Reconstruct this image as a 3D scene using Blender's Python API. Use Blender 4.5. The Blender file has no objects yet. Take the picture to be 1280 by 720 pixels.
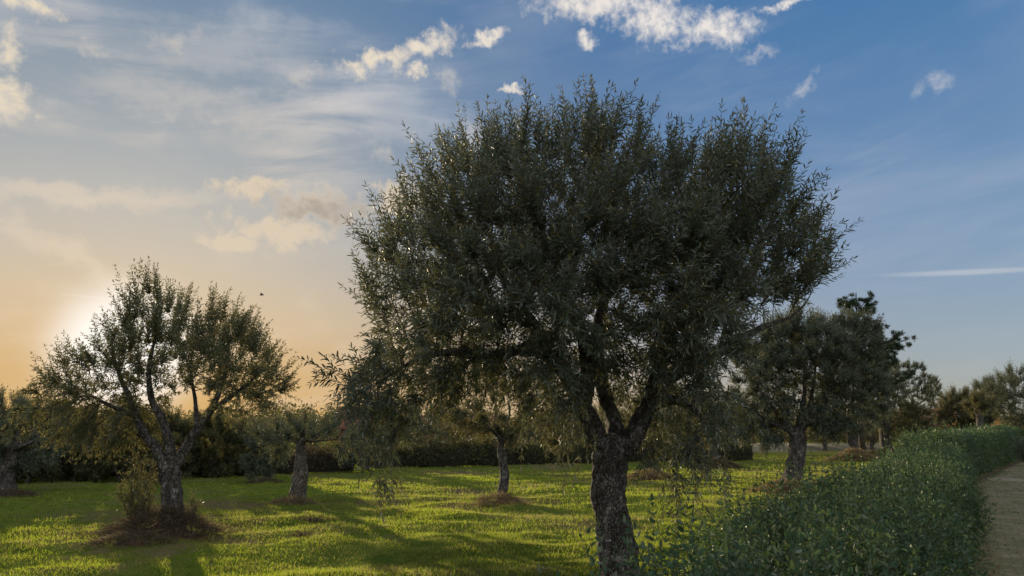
import bpy, math, random
import numpy as np
from mathutils import Vector

R = math.radians
S = bpy.context.scene
COL = S.collection

# ------------------------------------------------------------------ camera
EYE = 1.6
FPX = 853.0                       # focal length in photograph pixels (1280 wide)
TILT = math.atan(185.0 / FPX)     # the camera looks a little up
cam = bpy.data.objects.new('camera', bpy.data.cameras.new('camera'))
COL.objects.link(cam)
cam.data.sensor_width = 36.0
cam.data.lens = 36.0 * FPX / 1280.0
cam.data.clip_start = 0.05
cam.data.clip_end = 20000
cam.location = (0, 0, EYE)
cam.rotation_euler = (R(90) + TILT, 0, 0)
S.camera = cam
cT, sT = math.cos(TILT), math.sin(TILT)


def ray(px, py):
    """Direction of a photograph point, in the world."""
    u, v = px - 640.0, py - 360.0
    return np.array([u, FPX * cT + v * sT, FPX * sT - v * cT])


def on_ground(px, py, z=0.0):
    d = ray(px, py)
    k = (z - EYE) / d[2]
    return np.array([d[0] * k, d[1] * k, z])


def at_depth(px, py, Y):
    """World point seen at a photograph point, on the upright plane y = Y."""
    d = ray(px, py)
    k = Y / d[1]
    return np.array([d[0] * k, Y, EYE + d[2] * k])


def azel(px, py):
    d = ray(px, py)
    d = d / np.linalg.norm(d)
    return math.degrees(math.atan2(d[0], d[1])), math.degrees(math.asin(d[2]))


# ------------------------------------------------------------------ light
SUN_AZ, SUN_EL = azel(158, 436)           # where the sun stands behind the left tree
LAMP_EL = 10.0
SKY_STRENGTH = 0.107
SUN_STRENGTH = 4.0
EXPOSURE = 0.85

S.view_settings.view_transform = 'Standard'
S.view_settings.look = 'None'
S.view_settings.exposure = EXPOSURE
S.view_settings.gamma = 1.0
S.view_settings.use_curve_mapping = False
S.cycles.max_bounces = 5
S.cycles.diffuse_bounces = 2
S.cycles.transmission_bounces = 4
S.cycles.transparent_max_bounces = 4
S.cycles.use_denoising = True
S.cycles.denoiser = 'OPENIMAGEDENOISE'
S.cycles.denoising_input_passes = 'RGB_ALBEDO_NORMAL'
S.cycles.denoising_prefilter = 'ACCURATE'
S.cycles.sample_clamp_indirect = 3.0

sun = bpy.data.objects.new('sun', bpy.data.lights.new('sun', 'SUN'))
COL.objects.link(sun)
sun.data.energy = SUN_STRENGTH
sun.data.angle = R(0.5)
sun.data.color = (1.0, 0.80, 0.50)
_a, _e = R(SUN_AZ), R(LAMP_EL)
_dir = Vector((math.sin(_a) * math.cos(_e), math.cos(_a) * math.cos(_e), math.sin(_e)))
sun.rotation_euler = _dir.to_track_quat('Z', 'Y').to_euler()


class NT:
    """Small helper for writing node trees as expressions."""

    def __init__(self, tree):
        self.t = tree
        tree.nodes.clear()

    def n(self, kind, **kw):
        nd = self.t.nodes.new(kind)
        for k, v in kw.items():
            setattr(nd, k, v)
        return nd

    def link(self, a, b):
        self.t.links.new(a, b)

    def put(self, sock, v):
        if hasattr(v, 'is_output'):
            self.t.links.new(v, sock)
        else:
            sock.default_value = v

    def m(self, op, a, b=None, c=None, clamp=False):
        nd = self.n('ShaderNodeMath', operation=op, use_clamp=clamp)
        self.put(nd.inputs[0], a)
        if b is not None:
            self.put(nd.inputs[1], b)
        if c is not None:
            self.put(nd.inputs[2], c)
        return nd.outputs[0]

    def sstep(self, x, lo, hi, a=0.0, b=1.0):
        nd = self.n('ShaderNodeMapRange', interpolation_type='SMOOTHSTEP')
        self.put(nd.inputs['Value'], x)
        nd.inputs['From Min'].default_value = lo
        nd.inputs['From Max'].default_value = hi
        nd.inputs['To Min'].default_value = a
        nd.inputs['To Max'].default_value = b
        return nd.outputs[0]

    def mix(self, f, a, b, kind='MIX'):
        nd = self.n('ShaderNodeMix', data_type='RGBA', blend_type=kind)
        nd.clamp_result = False
        self.put(nd.inputs[0], f)
        for s_, v in ((nd.inputs[6], a), (nd.inputs[7], b)):
            if isinstance(v, (tuple, list)):
                s_.default_value = (*v, 1.0) if len(v) == 3 else v
            else:
                self.put(s_, v)
        return nd.outputs[2]

    def noise(self, vec, scale, detail=4, rough=0.55, dist=0.0, out=0):
        nd = self.n('ShaderNodeTexNoise')
        if vec is not None:
            self.link(vec, nd.inputs['Vector'])
        nd.inputs['Scale'].default_value = scale
        nd.inputs['Detail'].default_value = detail
        nd.inputs['Roughness'].default_value = rough
        nd.inputs['Distortion'].default_value = dist
        return nd.outputs[out]

    def ramp(self, f, stops, interp='LINEAR'):
        nd = self.n('ShaderNodeValToRGB')
        nd.color_ramp.interpolation = interp
        els = nd.color_ramp.elements
        els[0].position, els[0].color = stops[0][0], (*stops[0][1], 1)
        els[1].position, els[1].color = stops[-1][0], (*stops[-1][1], 1)
        for p, c in stops[1:-1]:
            e = els.new(p)
            e.color = (*c, 1)
        self.put(nd.inputs[0], f)
        return nd.outputs[0]

    def comb(self, x, y, z=0.0):
        nd = self.n('ShaderNodeCombineXYZ')
        for s_, v in zip(nd.inputs, (x, y, z)):
            self.put(s_, v)
        return nd.outputs[0]


def build_world():
    w = bpy.data.worlds.new('World')
    S.world = w
    w.use_nodes = True
    t = NT(w.node_tree)
    out = t.n('ShaderNodeOutputWorld')
    bg = t.n('ShaderNodeBackground')
    bg.inputs['Strength'].default_value = SKY_STRENGTH
    t.link(bg.outputs[0], out.inputs[0])
    sky = t.n('ShaderNodeTexSky', sky_type='NISHITA')
    sky.sun_disc = False
    sky.sun_elevation = R(SUN_EL)
    sky.sun_rotation = R(SUN_AZ)
    sky.altitude = 50
    sky.air_density = 1.0
    sky.dust_density = 1.2
    sky.ozone_density = 2.0
    tc = t.n('ShaderNodeTexCoord').outputs['Generated']
    sep = t.n('ShaderNodeSeparateXYZ')
    t.link(tc, sep.inputs[0])
    x, y, z = sep.outputs
    az = t.m('MULTIPLY', t.m('ARCTAN2', x, y), 57.29578)
    el = t.m('MULTIPLY', t.m('ARCSINE', z), 57.29578)
    nc = sky.outputs[0]

    # how far from the sun, in degrees
    a, e = R(SUN_AZ), R(SUN_EL)
    sd = (math.sin(a) * math.cos(e), math.cos(a) * math.cos(e), math.sin(e))
    vm = t.n('ShaderNodeVectorMath', operation='DOT_PRODUCT')
    t.link(tc, vm.inputs[0])
    vm.inputs[1].default_value = sd
    ang = t.m('MULTIPLY', t.m('ARCCOSINE', t.m('MINIMUM', vm.outputs['Value'], 0.999999)), 57.29578)

    # soften the sky's own range: c / (1 + k c), channel by channel
    sc = t.n('ShaderNodeSeparateColor')
    t.link(nc, sc.inputs[0])
    ch = []
    for i, (k, g) in enumerate(((0.105, 0.88), (0.085, 0.93), (0.060, 1.0))):
        s_ = sc.outputs[i]
        ch.append(t.m('MULTIPLY', t.m('DIVIDE', s_, t.m('ADD', 1.0, t.m('MULTIPLY', s_, k))), g))
    cc = t.n('ShaderNodeCombineColor')
    for i in range(3):
        t.link(ch[i], cc.inputs[i])
    base = t.mix(1.0, cc.outputs[0], t.ramp(t.m('DIVIDE', el, 45.0, clamp=True), [(0.0, (1.08, 0.96, 1.02)), (0.3, (0.84, 1.0, 1.22)), (0.75, (0.62, 1.14, 1.48))]), 'MULTIPLY')
    def gauss(v, w, c=0.0):
        return t.m('POWER', 2.718, t.m('MULTIPLY', t.m('POWER', t.m('ABSOLUTE', t.m('DIVIDE', t.m('SUBTRACT', v, c), w)), 2.0), -1.0))
    base = t.mix(1.0, base, t.ramp(t.m('DIVIDE', ang, 80.0, clamp=True), [(0.0, (.45, .45, .45)), (.25, (.50, .49, .47)), (.5, (.62, .62, .66)), (.85, (1, 1, 1))]), 'MULTIPLY')
    # unseen bright cloud added opposite the sun to fill the trees' shaded sides
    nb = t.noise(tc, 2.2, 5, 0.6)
    back_fill = t.m('MULTIPLY', t.sstep(ang, 65.0, 105.0), t.m('ADD', 0.55, t.m('MULTIPLY', t.sstep(nb, .4, .6), 0.4)))
    base = t.mix(back_fill, base, (7.0, 7.1, 7.2))
    base = t.mix(t.m('MULTIPLY', gauss(t.m('MAXIMUM', el, 0.0), 21.0), 0.42), base, (2.15, 2.5, 2.8))
    # thin white veil high on the left, pale warm air round the sun, gold low down
    el_p = t.m('MAXIMUM', el, 0.0)
    base = t.mix(t.m('MULTIPLY', gauss(ang, 27.0), 0.55), base, (2.2, 2.15, 2.15))
    base = t.mix(t.m('MULTIPLY', t.m('MULTIPLY', gauss(ang, 24.0), gauss(el_p, 17.0)), 0.95), base, (4.1, 3.4, 2.35))
    base = t.mix(t.m('MULTIPLY', t.m('MULTIPLY', gauss(ang, 40.0), gauss(el_p, 9.5)), 1.0), base, (3.45, 1.98, 0.55))

    # cirrus: long streaks of thin ice cloud, stretched along a slanting direction
    cs, sn = math.cos(R(8)), math.sin(R(8))
    ca = t.m('ADD', t.m('MULTIPLY', az, cs), t.m('MULTIPLY', el, sn))
    cb = t.m('SUBTRACT', t.m('MULTIPLY', el, cs), t.m('MULTIPLY', az, sn))
    n1 = t.noise(t.comb(t.m('MULTIPLY', ca, 0.045), t.m('MULTIPLY', cb, 0.24)), 1.0, 6, 0.6, 0.6)
    n2 = t.noise(t.comb(t.m('MULTIPLY', az, 0.05), t.m('MULTIPLY', el, 0.09), 7.3), 1.0, 4, 0.55, 0.3)
    cir = t.m('MULTIPLY', t.sstep(n1, 0.38, 0.76), t.sstep(n2, 0.34, 0.60))
    left = t.sstep(az, 2.0, -22.0)
    cir = t.m('MULTIPLY', cir, t.m('ADD', 0.19, t.m('MULTIPLY', left, 0.62)))
    ccol = t.mix(t.sstep(ang, 8.0, 34.0), (4.4, 3.6, 2.7), (3.1, 3.2, 3.4))
    base = t.mix(cir, base, ccol)

    # cumulus and contrails: each one at its own place in the sky
    wn = t.n('ShaderNodeTexNoise')
    t.link(t.comb(az, el, 3.1), wn.inputs['Vector'])
    wn.inputs['Scale'].default_value = 0.42
    wn.inputs['Detail'].default_value = 6
    wn.inputs['Roughness'].default_value = 0.62
    wsep = t.n('ShaderNodeSeparateColor')
    t.link(wn.outputs['Color'], wsep.inputs[0])
    waz = t.m('ADD', az, t.m('MULTIPLY', t.m('SUBTRACT', wsep.outputs[0], 0.5), 4.0))
    wel = t.m('ADD', el, t.m('MULTIPLY', t.m('SUBTRACT', wsep.outputs[1], 0.5), 4.0))

    def blob(px, py, rx, ry, rot, a_=waz, e_=wel):
        c0 = azel(px, py)
        k = 57.29578 / FPX * 0.9
        cr, sr = math.cos(R(rot)), math.sin(R(rot))
        dx = t.m('MULTIPLY', t.m('SUBTRACT', a_, c0[0]), math.cos(R(c0[1])))
        dy = t.m('SUBTRACT', e_, c0[1])
        p = t.m('DIVIDE', t.m('ADD', t.m('MULTIPLY', dx, cr), t.m('MULTIPLY', dy, sr)), rx * k)
        q = t.m('DIVIDE', t.m('SUBTRACT', t.m('MULTIPLY', dy, cr), t.m('MULTIPLY', dx, sr)), ry * k)
        return t.m('SUBTRACT', 1.0, t.m('SQRT', t.m('ADD', t.m('MULTIPLY', p, p), t.m('MULTIPLY', q, q))))

    def union(bl):
        v = bl[0]
        for b in bl[1:]:
            v = t.m('SMOOTH_MAX', v, b, 0.15)
        return v

    fluff = t.noise(t.comb(az, el, 11.0), 0.9, 7, 0.62, 0.2)
    fl = t.m('MULTIPLY', t.m('SUBTRACT', fluff, 0.5), 2.2)
    white = union([blob(*b) for b in (
        (745, 4, 88, 22, -6), (820, 26, 56, 30, -25), (895, 36, 46, 22, -18), (735, 48, 16, 13, 10),
        (465, 78, 52, 15, 10), (522, 62, 58, 15, 22), (605, 48, 34, 9, 22), (637, 112, 17, 7, 0),
        (6, 66, 22, 26, 0), (8, 130, 30, 30, 30), (30, 4, 40, 12, 5),
        (985, 2, 40, 8, 0), (520, 92, 14, 10, 0))])
    faint = union([blob(*b) for b in ((218, 48, 34, 12, 25), (562, 104, 14, 26, 0), (476, 190, 18, 18, 0), (1170, 106, 20, 12, 15), (950, 68, 30, 8, 10), (590, 170, 26, 28, 0),
                                      (120, 62, 20, 10, 0), (385, 92, 26, 14, 10), (1000, 110, 30, 10, 60))])
    gold = union([blob(*b) for b in ((318, 234, 50, 17, 12), (400, 262, 76, 28, -4), (350, 288, 84, 26, 4), (285, 300, 50, 12, 0), (500, 250, 50, 30, 0))])
    wmask = t.m('MULTIPLY', t.sstep(t.m('ADD', white, fl), -0.25, 1.05), 0.97)
    gmask = t.m('MULTIPLY', t.sstep(t.m('ADD', gold, fl), -0.12, 0.75), 0.92)
    fmask = t.m('MULTIPLY', t.sstep(t.m('ADD', faint, fl), -0.3, 1.4), 0.42)
    wcol = t.mix(t.sstep(ang, 20.0, 50.0), (4.2, 3.6, 2.7), (4.5, 4.2, 3.9))
    wcol = t.mix(t.m('MULTIPLY', t.sstep(fluff, 0.62, 0.40), 0.35), wcol, (2.9, 2.9, 3.1))
    # the big low cloud is grey in its middle and lit round its edge
    core = t.m('MULTIPLY', t.sstep(t.m('ADD', blob(405, 264, 88, 24, -4), t.m('MULTIPLY', fl, 0.9)), -0.2, 1.0), 0.85)
    gcol = t.mix(core, (3.75, 3.15, 2.4), (1.95, 1.7, 1.5))
    base = t.mix(gmask, base, gcol)
    base = t.mix(fmask, base, wcol)
    base = t.mix(wmask, base, wcol)
    # contrails and the ragged bright edges of the cirrus
    for (px, py, rx, ry, rot, k) in ((1212, 340, 115, 5, -4.5, 0.48), (112, 371, 42, 1.6, -1, 0.5)):
        b = blob(px, py, rx, ry, rot, az, t.m('ADD', el, t.m('MULTIPLY', t.m('SUBTRACT', n1, 0.5), 0.25)))
        base = t.mix(t.m('MULTIPLY', t.sstep(b, 0.0, 0.8), k), base, ccol)
    for (px, py, rx, ry, rot, k) in ((90, 246, 240, 24, 7, 0.45), (90, 322, 210, 26, -26, 0.40), (300, 60, 260, 60, 14, 0.35), (250, 130, 300, 40, 4, 0.35), (500, 150, 160, 60, -30, 0.3)):
        b = blob(px, py, rx, ry, rot)
        br_ = t.m('ADD', b, t.m('MULTIPLY', t.m('SUBTRACT', n1, 0.5), 1.6))
        base = t.mix(t.m('MULTIPLY', t.m('MULTIPLY', t.sstep(br_, 0.1, 0.9), t.sstep(b, 0.0, 0.3)), k), base, ccol)
    # the blown-out air right round the sun
    glow = t.m('POWER', 2.718, t.m('MULTIPLY', t.m('POWER', t.m('DIVIDE', ang, 4.5), 4.0), -1.0))
    halo = t.m('POWER', 2.718, t.m('MULTIPLY', t.m('DIVIDE', ang, 7.0), -1.0))
    base = t.mix(t.m('MULTIPLY', halo, 0.30), base, (4.8, 3.5, 2.1))
    base = t.mix(glow, base, (5.8, 5.5, 5.1))
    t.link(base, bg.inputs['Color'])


build_world()

# ------------------------------------------------------------------ numbers and noise
def rng_of(seed):
    return np.random.default_rng(seed)


_perm = rng_of(7).permutation(512)
_grad = rng_of(8).normal(size=(512, 2))
_grad /= np.linalg.norm(_grad, axis=1)[:, None]


def perlin(x, y):
    x = np.asarray(x, float)
    y = np.asarray(y, float)
    xi, yi = np.floor(x).astype(int), np.floor(y).astype(int)
    xf, yf = x - xi, y - yi
    u, v = xf * xf * (3 - 2 * xf), yf * yf * (3 - 2 * yf)

    def g(a, b, dx, dy):
        h = _perm[(_perm[a & 255] + b) & 511]
        return _grad[h, 0] * dx + _grad[h, 1] * dy
    n00, n10 = g(xi, yi, xf, yf), g(xi + 1, yi, xf - 1, yf)
    n01, n11 = g(xi, yi + 1, xf, yf - 1), g(xi + 1, yi + 1, xf - 1, yf - 1)
    return (n00 * (1 - u) + n10 * u) * (1 - v) + (n01 * (1 - u) + n11 * u) * v


def fbm(x, y, o=4):
    s_, a = 0.0, 1.0
    for i in range(o):
        s_ = s_ + a * perlin(x * 2 ** i + 17.3 * i, y * 2 ** i - 9.1 * i)
        a *= 0.5
    return s_


def unit(v):
    n = np.linalg.norm(v, axis=-1, keepdims=True)
    return v / np.maximum(n, 1e-9)


# ------------------------------------------------------------------ the path and its hedge
PD = unit(ray(1218, 545)[:2])                       # the path's direction on the ground
PN = np.array([PD[1], -PD[0]])                      # to its right
PATH_L = -0.22                                      # left edge, metres right of the camera's own line
BEND = 29.0                                         # where the path turns a little right
PD2 = unit(np.array([22.0, 27.0]))
PN2 = np.array([PD2[1], -PD2[0]])


def path_point(s, off):
    """Point S metres along the path's left edge line, OFF metres right of it."""
    s = np.asarray(s, float)
    a = PD[None] * np.minimum(s, BEND)[..., None] + PD2[None] * np.maximum(s - BEND, 0)[..., None]
    w = np.clip((s - BEND + 3) / 6, 0, 1)[..., None]
    n = unit(PN[None] * (1 - w) + PN2[None] * w)
    return a + n * (PATH_L + np.asarray(off, float))[..., None]


def path_off(x, y):
    """Metres right of the path's left edge."""
    a = x * PN[0] + y * PN[1] - PATH_L
    c = PD * BEND
    b = (x - c[0]) * PN2[0] + (y - c[1]) * PN2[1] - PATH_L
    s_ = x * PD[0] + y * PD[1]
    return np.where(s_ < BEND, a, b)


def height(x, y):
    x = np.asarray(x, float)
    y = np.asarray(y, float)
    h = 0.10 * fbm(x * 0.16, y * 0.16, 2) + 0.135 * fbm(x * 0.6 + 5, y * 0.9, 3)
    o = path_off(x, y)
    k = np.clip((-o - 1.5) / 2.0, 0, 1) * (o < 0) + np.clip((o - 3.0) / 3.0, 0, 1) * (o > 0)
    far = np.clip((110 - np.hypot(x, y)) / 40, 0, 1)
    return h * k * far


def gz(p):
    return float(height(p[0], p[1]))


# ------------------------------------------------------------------ meshes
def link(name, me, parent=None):
    o = bpy.data.objects.new(name, me)
    COL.objects.link(o)
    if parent is not None:
        o.parent = parent
    return o


def quads(name, V, Q, mats, mi=None, smooth=None, parent=None, origin=None):
    """One mesh object of quads (a quad whose last index is -1 is a triangle)."""
    V = np.asarray(V, np.float32)
    Q = np.asarray(Q, np.int32)
    if origin is not None:
        V = V - np.asarray(origin, np.float32)
    me = bpy.data.meshes.new(name)
    me.vertices.add(len(V))
    me.vertices.foreach_set('co', V.ravel())
    me.loops.add(Q.size)
    me.polygons.add(len(Q))
    me.loops.foreach_set('vertex_index', Q.ravel())
    me.polygons.foreach_set('loop_start', np.arange(0, Q.size, 4, dtype=np.int32))
    me.polygons.foreach_set('loop_total', np.full(len(Q), 4, dtype=np.int32))
    for m in (mats if isinstance(mats, (list, tuple)) else [mats]):
        me.materials.append(m)
    if mi is not None:
        me.polygons.foreach_set('material_index', np.asarray(mi, np.int32))
    if smooth is None:
        smooth = np.zeros(len(Q), bool)
    elif smooth is True:
        smooth = np.ones(len(Q), bool)
    me.polygons.foreach_set('use_smooth', np.asarray(smooth, bool))
    me.update(calc_edges=True)
    return link(name, me, parent)


class Bag:
    """Collects quads of several shapes for one object."""

    def __init__(self):
        self.V, self.Q, self.M, self.S, self.n = [], [], [], [], 0

    def add(self, V, Q, mat=0, smooth=False):
        if len(Q) == 0:
            return
        V = np.asarray(V, float).reshape(-1, 3)
        Q = np.asarray(Q, int)
        self.V.append(V)
        self.Q.append(Q + self.n)
        self.M.append(np.full(len(Q), mat))
        self.S.append(np.full(len(Q), smooth))
        self.n += len(V)

    def box(self, lo, hi, mat=0, rot=0.0, at=(0, 0, 0)):
        x0, y0, z0 = lo
        x1, y1, z1 = hi
        V = np.array([[x0, y0, z0], [x1, y0, z0], [x1, y1, z0], [x0, y1, z0], [x0, y0, z1], [x1, y0, z1], [x1, y1, z1], [x0, y1, z1]], float)
        c, s_ = math.cos(rot), math.sin(rot)
        V[:, :2] = V[:, :2] @ np.array([[c, s_], [-s_, c]])
        self.add(V + np.asarray(at), [[3, 2, 1, 0], [4, 5, 6, 7], [0, 1, 5, 4], [1, 2, 6, 5], [2, 3, 7, 6], [3, 0, 4, 7]], mat)

    def make(self, name, mats, parent=None, origin=None):
        return quads(name, np.concatenate(self.V), np.concatenate(self.Q), mats, np.concatenate(self.M), np.concatenate(self.S), parent, origin)


def leaves(bag, P, D, L, W, rng, mat=0, fold=0.18, two=False, upbias=0.8, droop=0.12):
    """Leaf blades at P along D."""
    N = len(P)
    if N == 0:
        return
    D = unit(D)
    ref = rng.normal(size=(N, 3)) * 0.7
    ref[:, 2] += upbias
    Sd = unit(np.cross(D, ref))
    Nn = np.cross(Sd, D)
    L = np.broadcast_to(L, (N,))[:, None]
    W = np.broadcast_to(W, (N,))[:, None]
    tip = P + D * L - np.array([0, 0, 1]) * L * droop
    if two:
        f = Nn * W * fold
        a, b = P + D * L * 0.28, P + D * L * 0.66 - np.array([0, 0, 1]) * L * droop * 0.35
        V = np.stack([P, a + Sd * W * 0.44 + f, b + Sd * W * 0.42 + f, tip, b - Sd * W * 0.42 + f, a - Sd * W * 0.44 + f], 1)
        i = np.arange(N)[:, None] * 6
        Q = np.concatenate([i + np.array([[0, 1, 2, 3]]), i + np.array([[0, 3, 4, 5]])], 0)
    else:
        m_ = P + D * L * 0.45
        V = np.stack([P, m_ + Sd * W * 0.5, tip, m_ - Sd * W * 0.5], 1)
        Q = np.arange(N)[:, None] * 4 + np.array([[0, 1, 2, 3]])
    bag.add(V.reshape(-1, 3), Q, mat)


def prisms(bag, A, B, ra, rb, mat=0, sides=4):
    """Straight tapered twigs from A to B."""
    N = len(A)
    if N == 0:
        return
    D = unit(B - A)
    ref = np.where(np.abs(D[:, 2:3]) > 0.9, np.array([[1.0, 0, 0]]), np.array([[0, 0, 1.0]]))
    u = unit(np.cross(D, ref))
    v = np.cross(D, u)
    th = np.arange(sides) * 2 * math.pi / sides
    ring = u[:, None] * np.cos(th)[None, :, None] + v[:, None] * np.sin(th)[None, :, None]
    V = np.concatenate([A[:, None] + ring * np.asarray(ra)[:, None, None], B[:, None] + ring * np.asarray(rb)[:, None, None]], 1)
    k = np.arange(sides)
    q = np.stack([k, (k + 1) % sides, (k + 1) % sides + sides, k + sides], 1)
    Q = (np.arange(N)[:, None, None] * 2 * sides + q[None]).reshape(-1, 4)
    bag.add(V.reshape(-1, 3), Q, mat, True)


def smooth_path(pts, n):
    """Catmull-Rom through the points, n samples."""
    P = np.asarray(pts, float)
    if len(P) == 2:
        t = np.linspace(0, 1, n)[:, None]
        return P[0] * (1 - t) + P[1] * t
    ext = np.vstack([2 * P[0] - P[1], P, 2 * P[-1] - P[-2]])
    t = np.linspace(0, len(P) - 1 - 1e-6, n)
    i = t.astype(int)
    f = (t - i)[:, None]
    p0, p1, p2, p3 = ext[i], ext[i + 1], ext[i + 2], ext[i + 3]
    return 0.5 * (2 * p1 + (p2 - p0) * f + (2 * p0 - 5 * p1 + 4 * p2 - p3) * f ** 2 + (3 * p1 - p0 - 3 * p2 + p3) * f ** 3)


def bark_tube(bag, pts, rad, sides, rng, rough=0.10, flute=0.10, mat=0, cap=True):
    """A gnarled stem along pts (already dense)."""
    P = np.asarray(pts, float)
    n = len(P)
    T = unit(np.gradient(P, axis=0))
    u = np.zeros_like(P)
    u0 = np.cross(T[0], [0.3, 1, 0.1])
    for i in range(n):
        u0 = u0 - T[i] * np.dot(u0, T[i])
        u0 = u0 / max(np.linalg.norm(u0), 1e-9)
        u[i] = u0
    v = np.cross(T, u)
    th = np.arange(sides) * 2 * math.pi / sides
    s_ = np.concatenate([[0], np.cumsum(np.linalg.norm(np.diff(P, axis=0), axis=1))])
    o1, o2, ph = rng.uniform(0, 50), rng.uniform(0, 50), rng.uniform(0, 6)
    TH, SS = np.meshgrid(th, s_)
    rr = np.asarray(rad)[:, None]
    cx, cy = np.cos(TH), np.sin(TH)
    k = 1.0 / max(float(np.mean(rad)), 0.02)
    lump = fbm(cx * 0.9 + o1 + SS * 0.55 * k, cy * 0.9 + o2 + SS * 0.30 * k, 3)
    grain = fbm(TH * 2.6 + o2, SS * 1.3 * k * 0.6 + o1, 3)
    grain = grain * np.sin(TH / 2) ** 2 + fbm((TH - 2 * math.pi * (TH > math.pi)) * 2.6 + o2 + 40, SS * 1.3 * k * 0.6 + o1, 3) * np.cos(TH / 2) ** 2
    fl = np.sin(3 * TH + ph + SS * 0.5 * k) * 0.5 + np.sin(5 * TH + 2 * ph - SS * 0.35 * k) * 0.4
    r_ = rr * (1 + flute * fl + rough * 1.6 * lump + rough * grain)
    V = P[:, None] + (u[:, None] * cx[..., None] + v[:, None] * cy[..., None]) * r_[..., None]
    V = V.reshape(-1, 3)
    k_ = np.arange(sides)
    q = np.stack([k_, (k_ + 1) % sides, (k_ + 1) % sides + sides, k_ + sides], 1)
    Q = (np.arange(n - 1)[:, None, None] * sides + q[None]).reshape(-1, 4)
    bag.add(V, Q, mat, True)
    if cap:
        c = V[-sides:]
        m_ = c.mean(0) + T[-1] * float(rad[-1]) * 0.3
        VV = np.vstack([c, m_[None]])
        QQ = [[i, (i + 1) % sides, (i + 2) % sides, sides] for i in range(0, sides - 1, 2)]
        bag.add(VV, QQ, mat, True)


# ------------------------------------------------------------------ materials
def material(name):
    m = bpy.data.materials.new(name)
    m.use_nodes = True
    t = NT(m.node_tree)
    return m, t, t.n('ShaderNodeOutputMaterial')


def principled(t, col, rough, spec=0.4):
    p = t.n('ShaderNodeBsdfPrincipled')
    if isinstance(col, (tuple, list)):
        p.inputs['Base Color'].default_value = (*col, 1)
    else:
        t.link(col, p.inputs['Base Color'])
    t.put(p.inputs['Roughness'], rough)
    p.inputs['Specular IOR Level'].default_value = spec
    return p


def leaf_mat(name, top, under, trans, tfac=0.3, rough=0.45, yellow=(0.16, 0.13, 0.03), yfrac=0.07, var=0.45):
    m, t, out = material(name)
    g = t.n('ShaderNodeNewGeometry')
    rnd = g.outputs['Random Per Island']
    pos = t.noise(g.outputs['Position'], 1.3, 2)
    c = t.mix(t.m('MULTIPLY', g.outputs['Backfacing'], 1.0), top, under)
    dark = t.mix(1.0, c, (0.55, 0.6, 0.6), 'MULTIPLY')
    light = t.mix(1.0, c, (1.35, 1.3, 1.15), 'MULTIPLY')
    v = t.mix(t.m('ADD', t.m('MULTIPLY', rnd, var * 1.4), t.m('SUBTRACT', t.m('MULTIPLY', pos, 0.9), 0.3), clamp=True), dark, light)
    v = t.mix(t.m('MULTIPLY', t.sstep(rnd, 1 - yfrac - 0.02, 1 - yfrac), 0.8), v, yellow)
    p = principled(t, v, rough, 0.12)
    tr = t.n('ShaderNodeBsdfTranslucent')
    tcol = t.mix(t.m('MULTIPLY', rnd, 0.5), trans, yellow)
    t.link(tcol, tr.inputs['Color'])
    mx = t.n('ShaderNodeMixShader')
    mx.inputs[0].default_value = tfac
    t.link(p.outputs[0], mx.inputs[1])
    t.link(tr.outputs[0], mx.inputs[2])
    t.link(mx.outputs[0], out.inputs[0])
    return m


def bark_mat(name, c_dark, c_mid, c_light, scale=9.0, bump=0.6):
    m, t, out = material(name)
    tc = t.n('ShaderNodeTexCoord').outputs['Object']
    mp = t.n('ShaderNodeMapping')
    t.link(tc, mp.inputs['Vector'])
    mp.inputs['Scale'].default_value = (1, 1, 0.45)
    n = t.noise(mp.outputs[0], scale, 6, 0.65, 0.6)
    vo = t.n('ShaderNodeTexVoronoi', feature='DISTANCE_TO_EDGE')
    wv = t.n('ShaderNodeVectorMath', operation='ADD')
    t.link(mp.outputs[0], wv.inputs[0])
    sc = t.n('ShaderNodeVectorMath', operation='SCALE')
    t.link(t.noise(mp.outputs[0], scale * 0.8, 3, out=1), sc.inputs[0])
    sc.inputs['Scale'].default_value = 0.22
    t.link(sc.outputs[0], wv.inputs[1])
    t.link(wv.outputs[0], vo.inputs['Vector'])
    vo.inputs['Scale'].default_value = scale * 3.6
    crack = t.m('MAXIMUM', t.sstep(vo.outputs[0], 0.0, 0.3), t.m('MULTIPLY', t.sstep(n, .45, .6), 0.35))
    lich = t.sstep(t.noise(tc, scale * 1.3, 6, 0.75), 0.47, 0.58)
    c = t.mix(crack, c_dark, c_mid)
    c = t.mix(t.m('MULTIPLY', t.m('MULTIPLY', lich, crack), t.sstep(n, 0.35, 0.65)), c, c_light)
    c = t.mix(t.m('MULTIPLY', t.sstep(n, 0.45, 0.3), 0.6), c, c_dark)
    p = principled(t, c, 0.9, 0.2)
    b = t.n('ShaderNodeBump')
    b.inputs['Strength'].default_value = bump
    b.inputs['Distance'].default_value = 0.035
    t.link(t.m('ADD', t.m('MULTIPLY', crack, 0.7), t.m('MULTIPLY', n, 0.9)), b.inputs['Height'])
    t.link(b.outputs[0], p.inputs['Normal'])
    t.link(p.outputs[0], out.inputs[0])
    return m


def plain_mat(name, a, b, scale=4.0, rough=0.9, bump=0.2):
    m, t, out = material(name)
    tc = t.n('ShaderNodeTexCoord').outputs['Object']
    n = t.noise(tc, scale, 6, 0.65)
    p = principled(t, t.mix(t.sstep(n, 0.35, 0.65), a, b), rough, 0.25)
    bm_ = t.n('ShaderNodeBump')
    bm_.inputs['Strength'].default_value = bump
    bm_.inputs['Distance'].default_value = 0.03
    t.link(n, bm_.inputs['Height'])
    t.link(bm_.outputs[0], p.inputs['Normal'])
    t.link(p.outputs[0], out.inputs[0])
    return m


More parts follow.
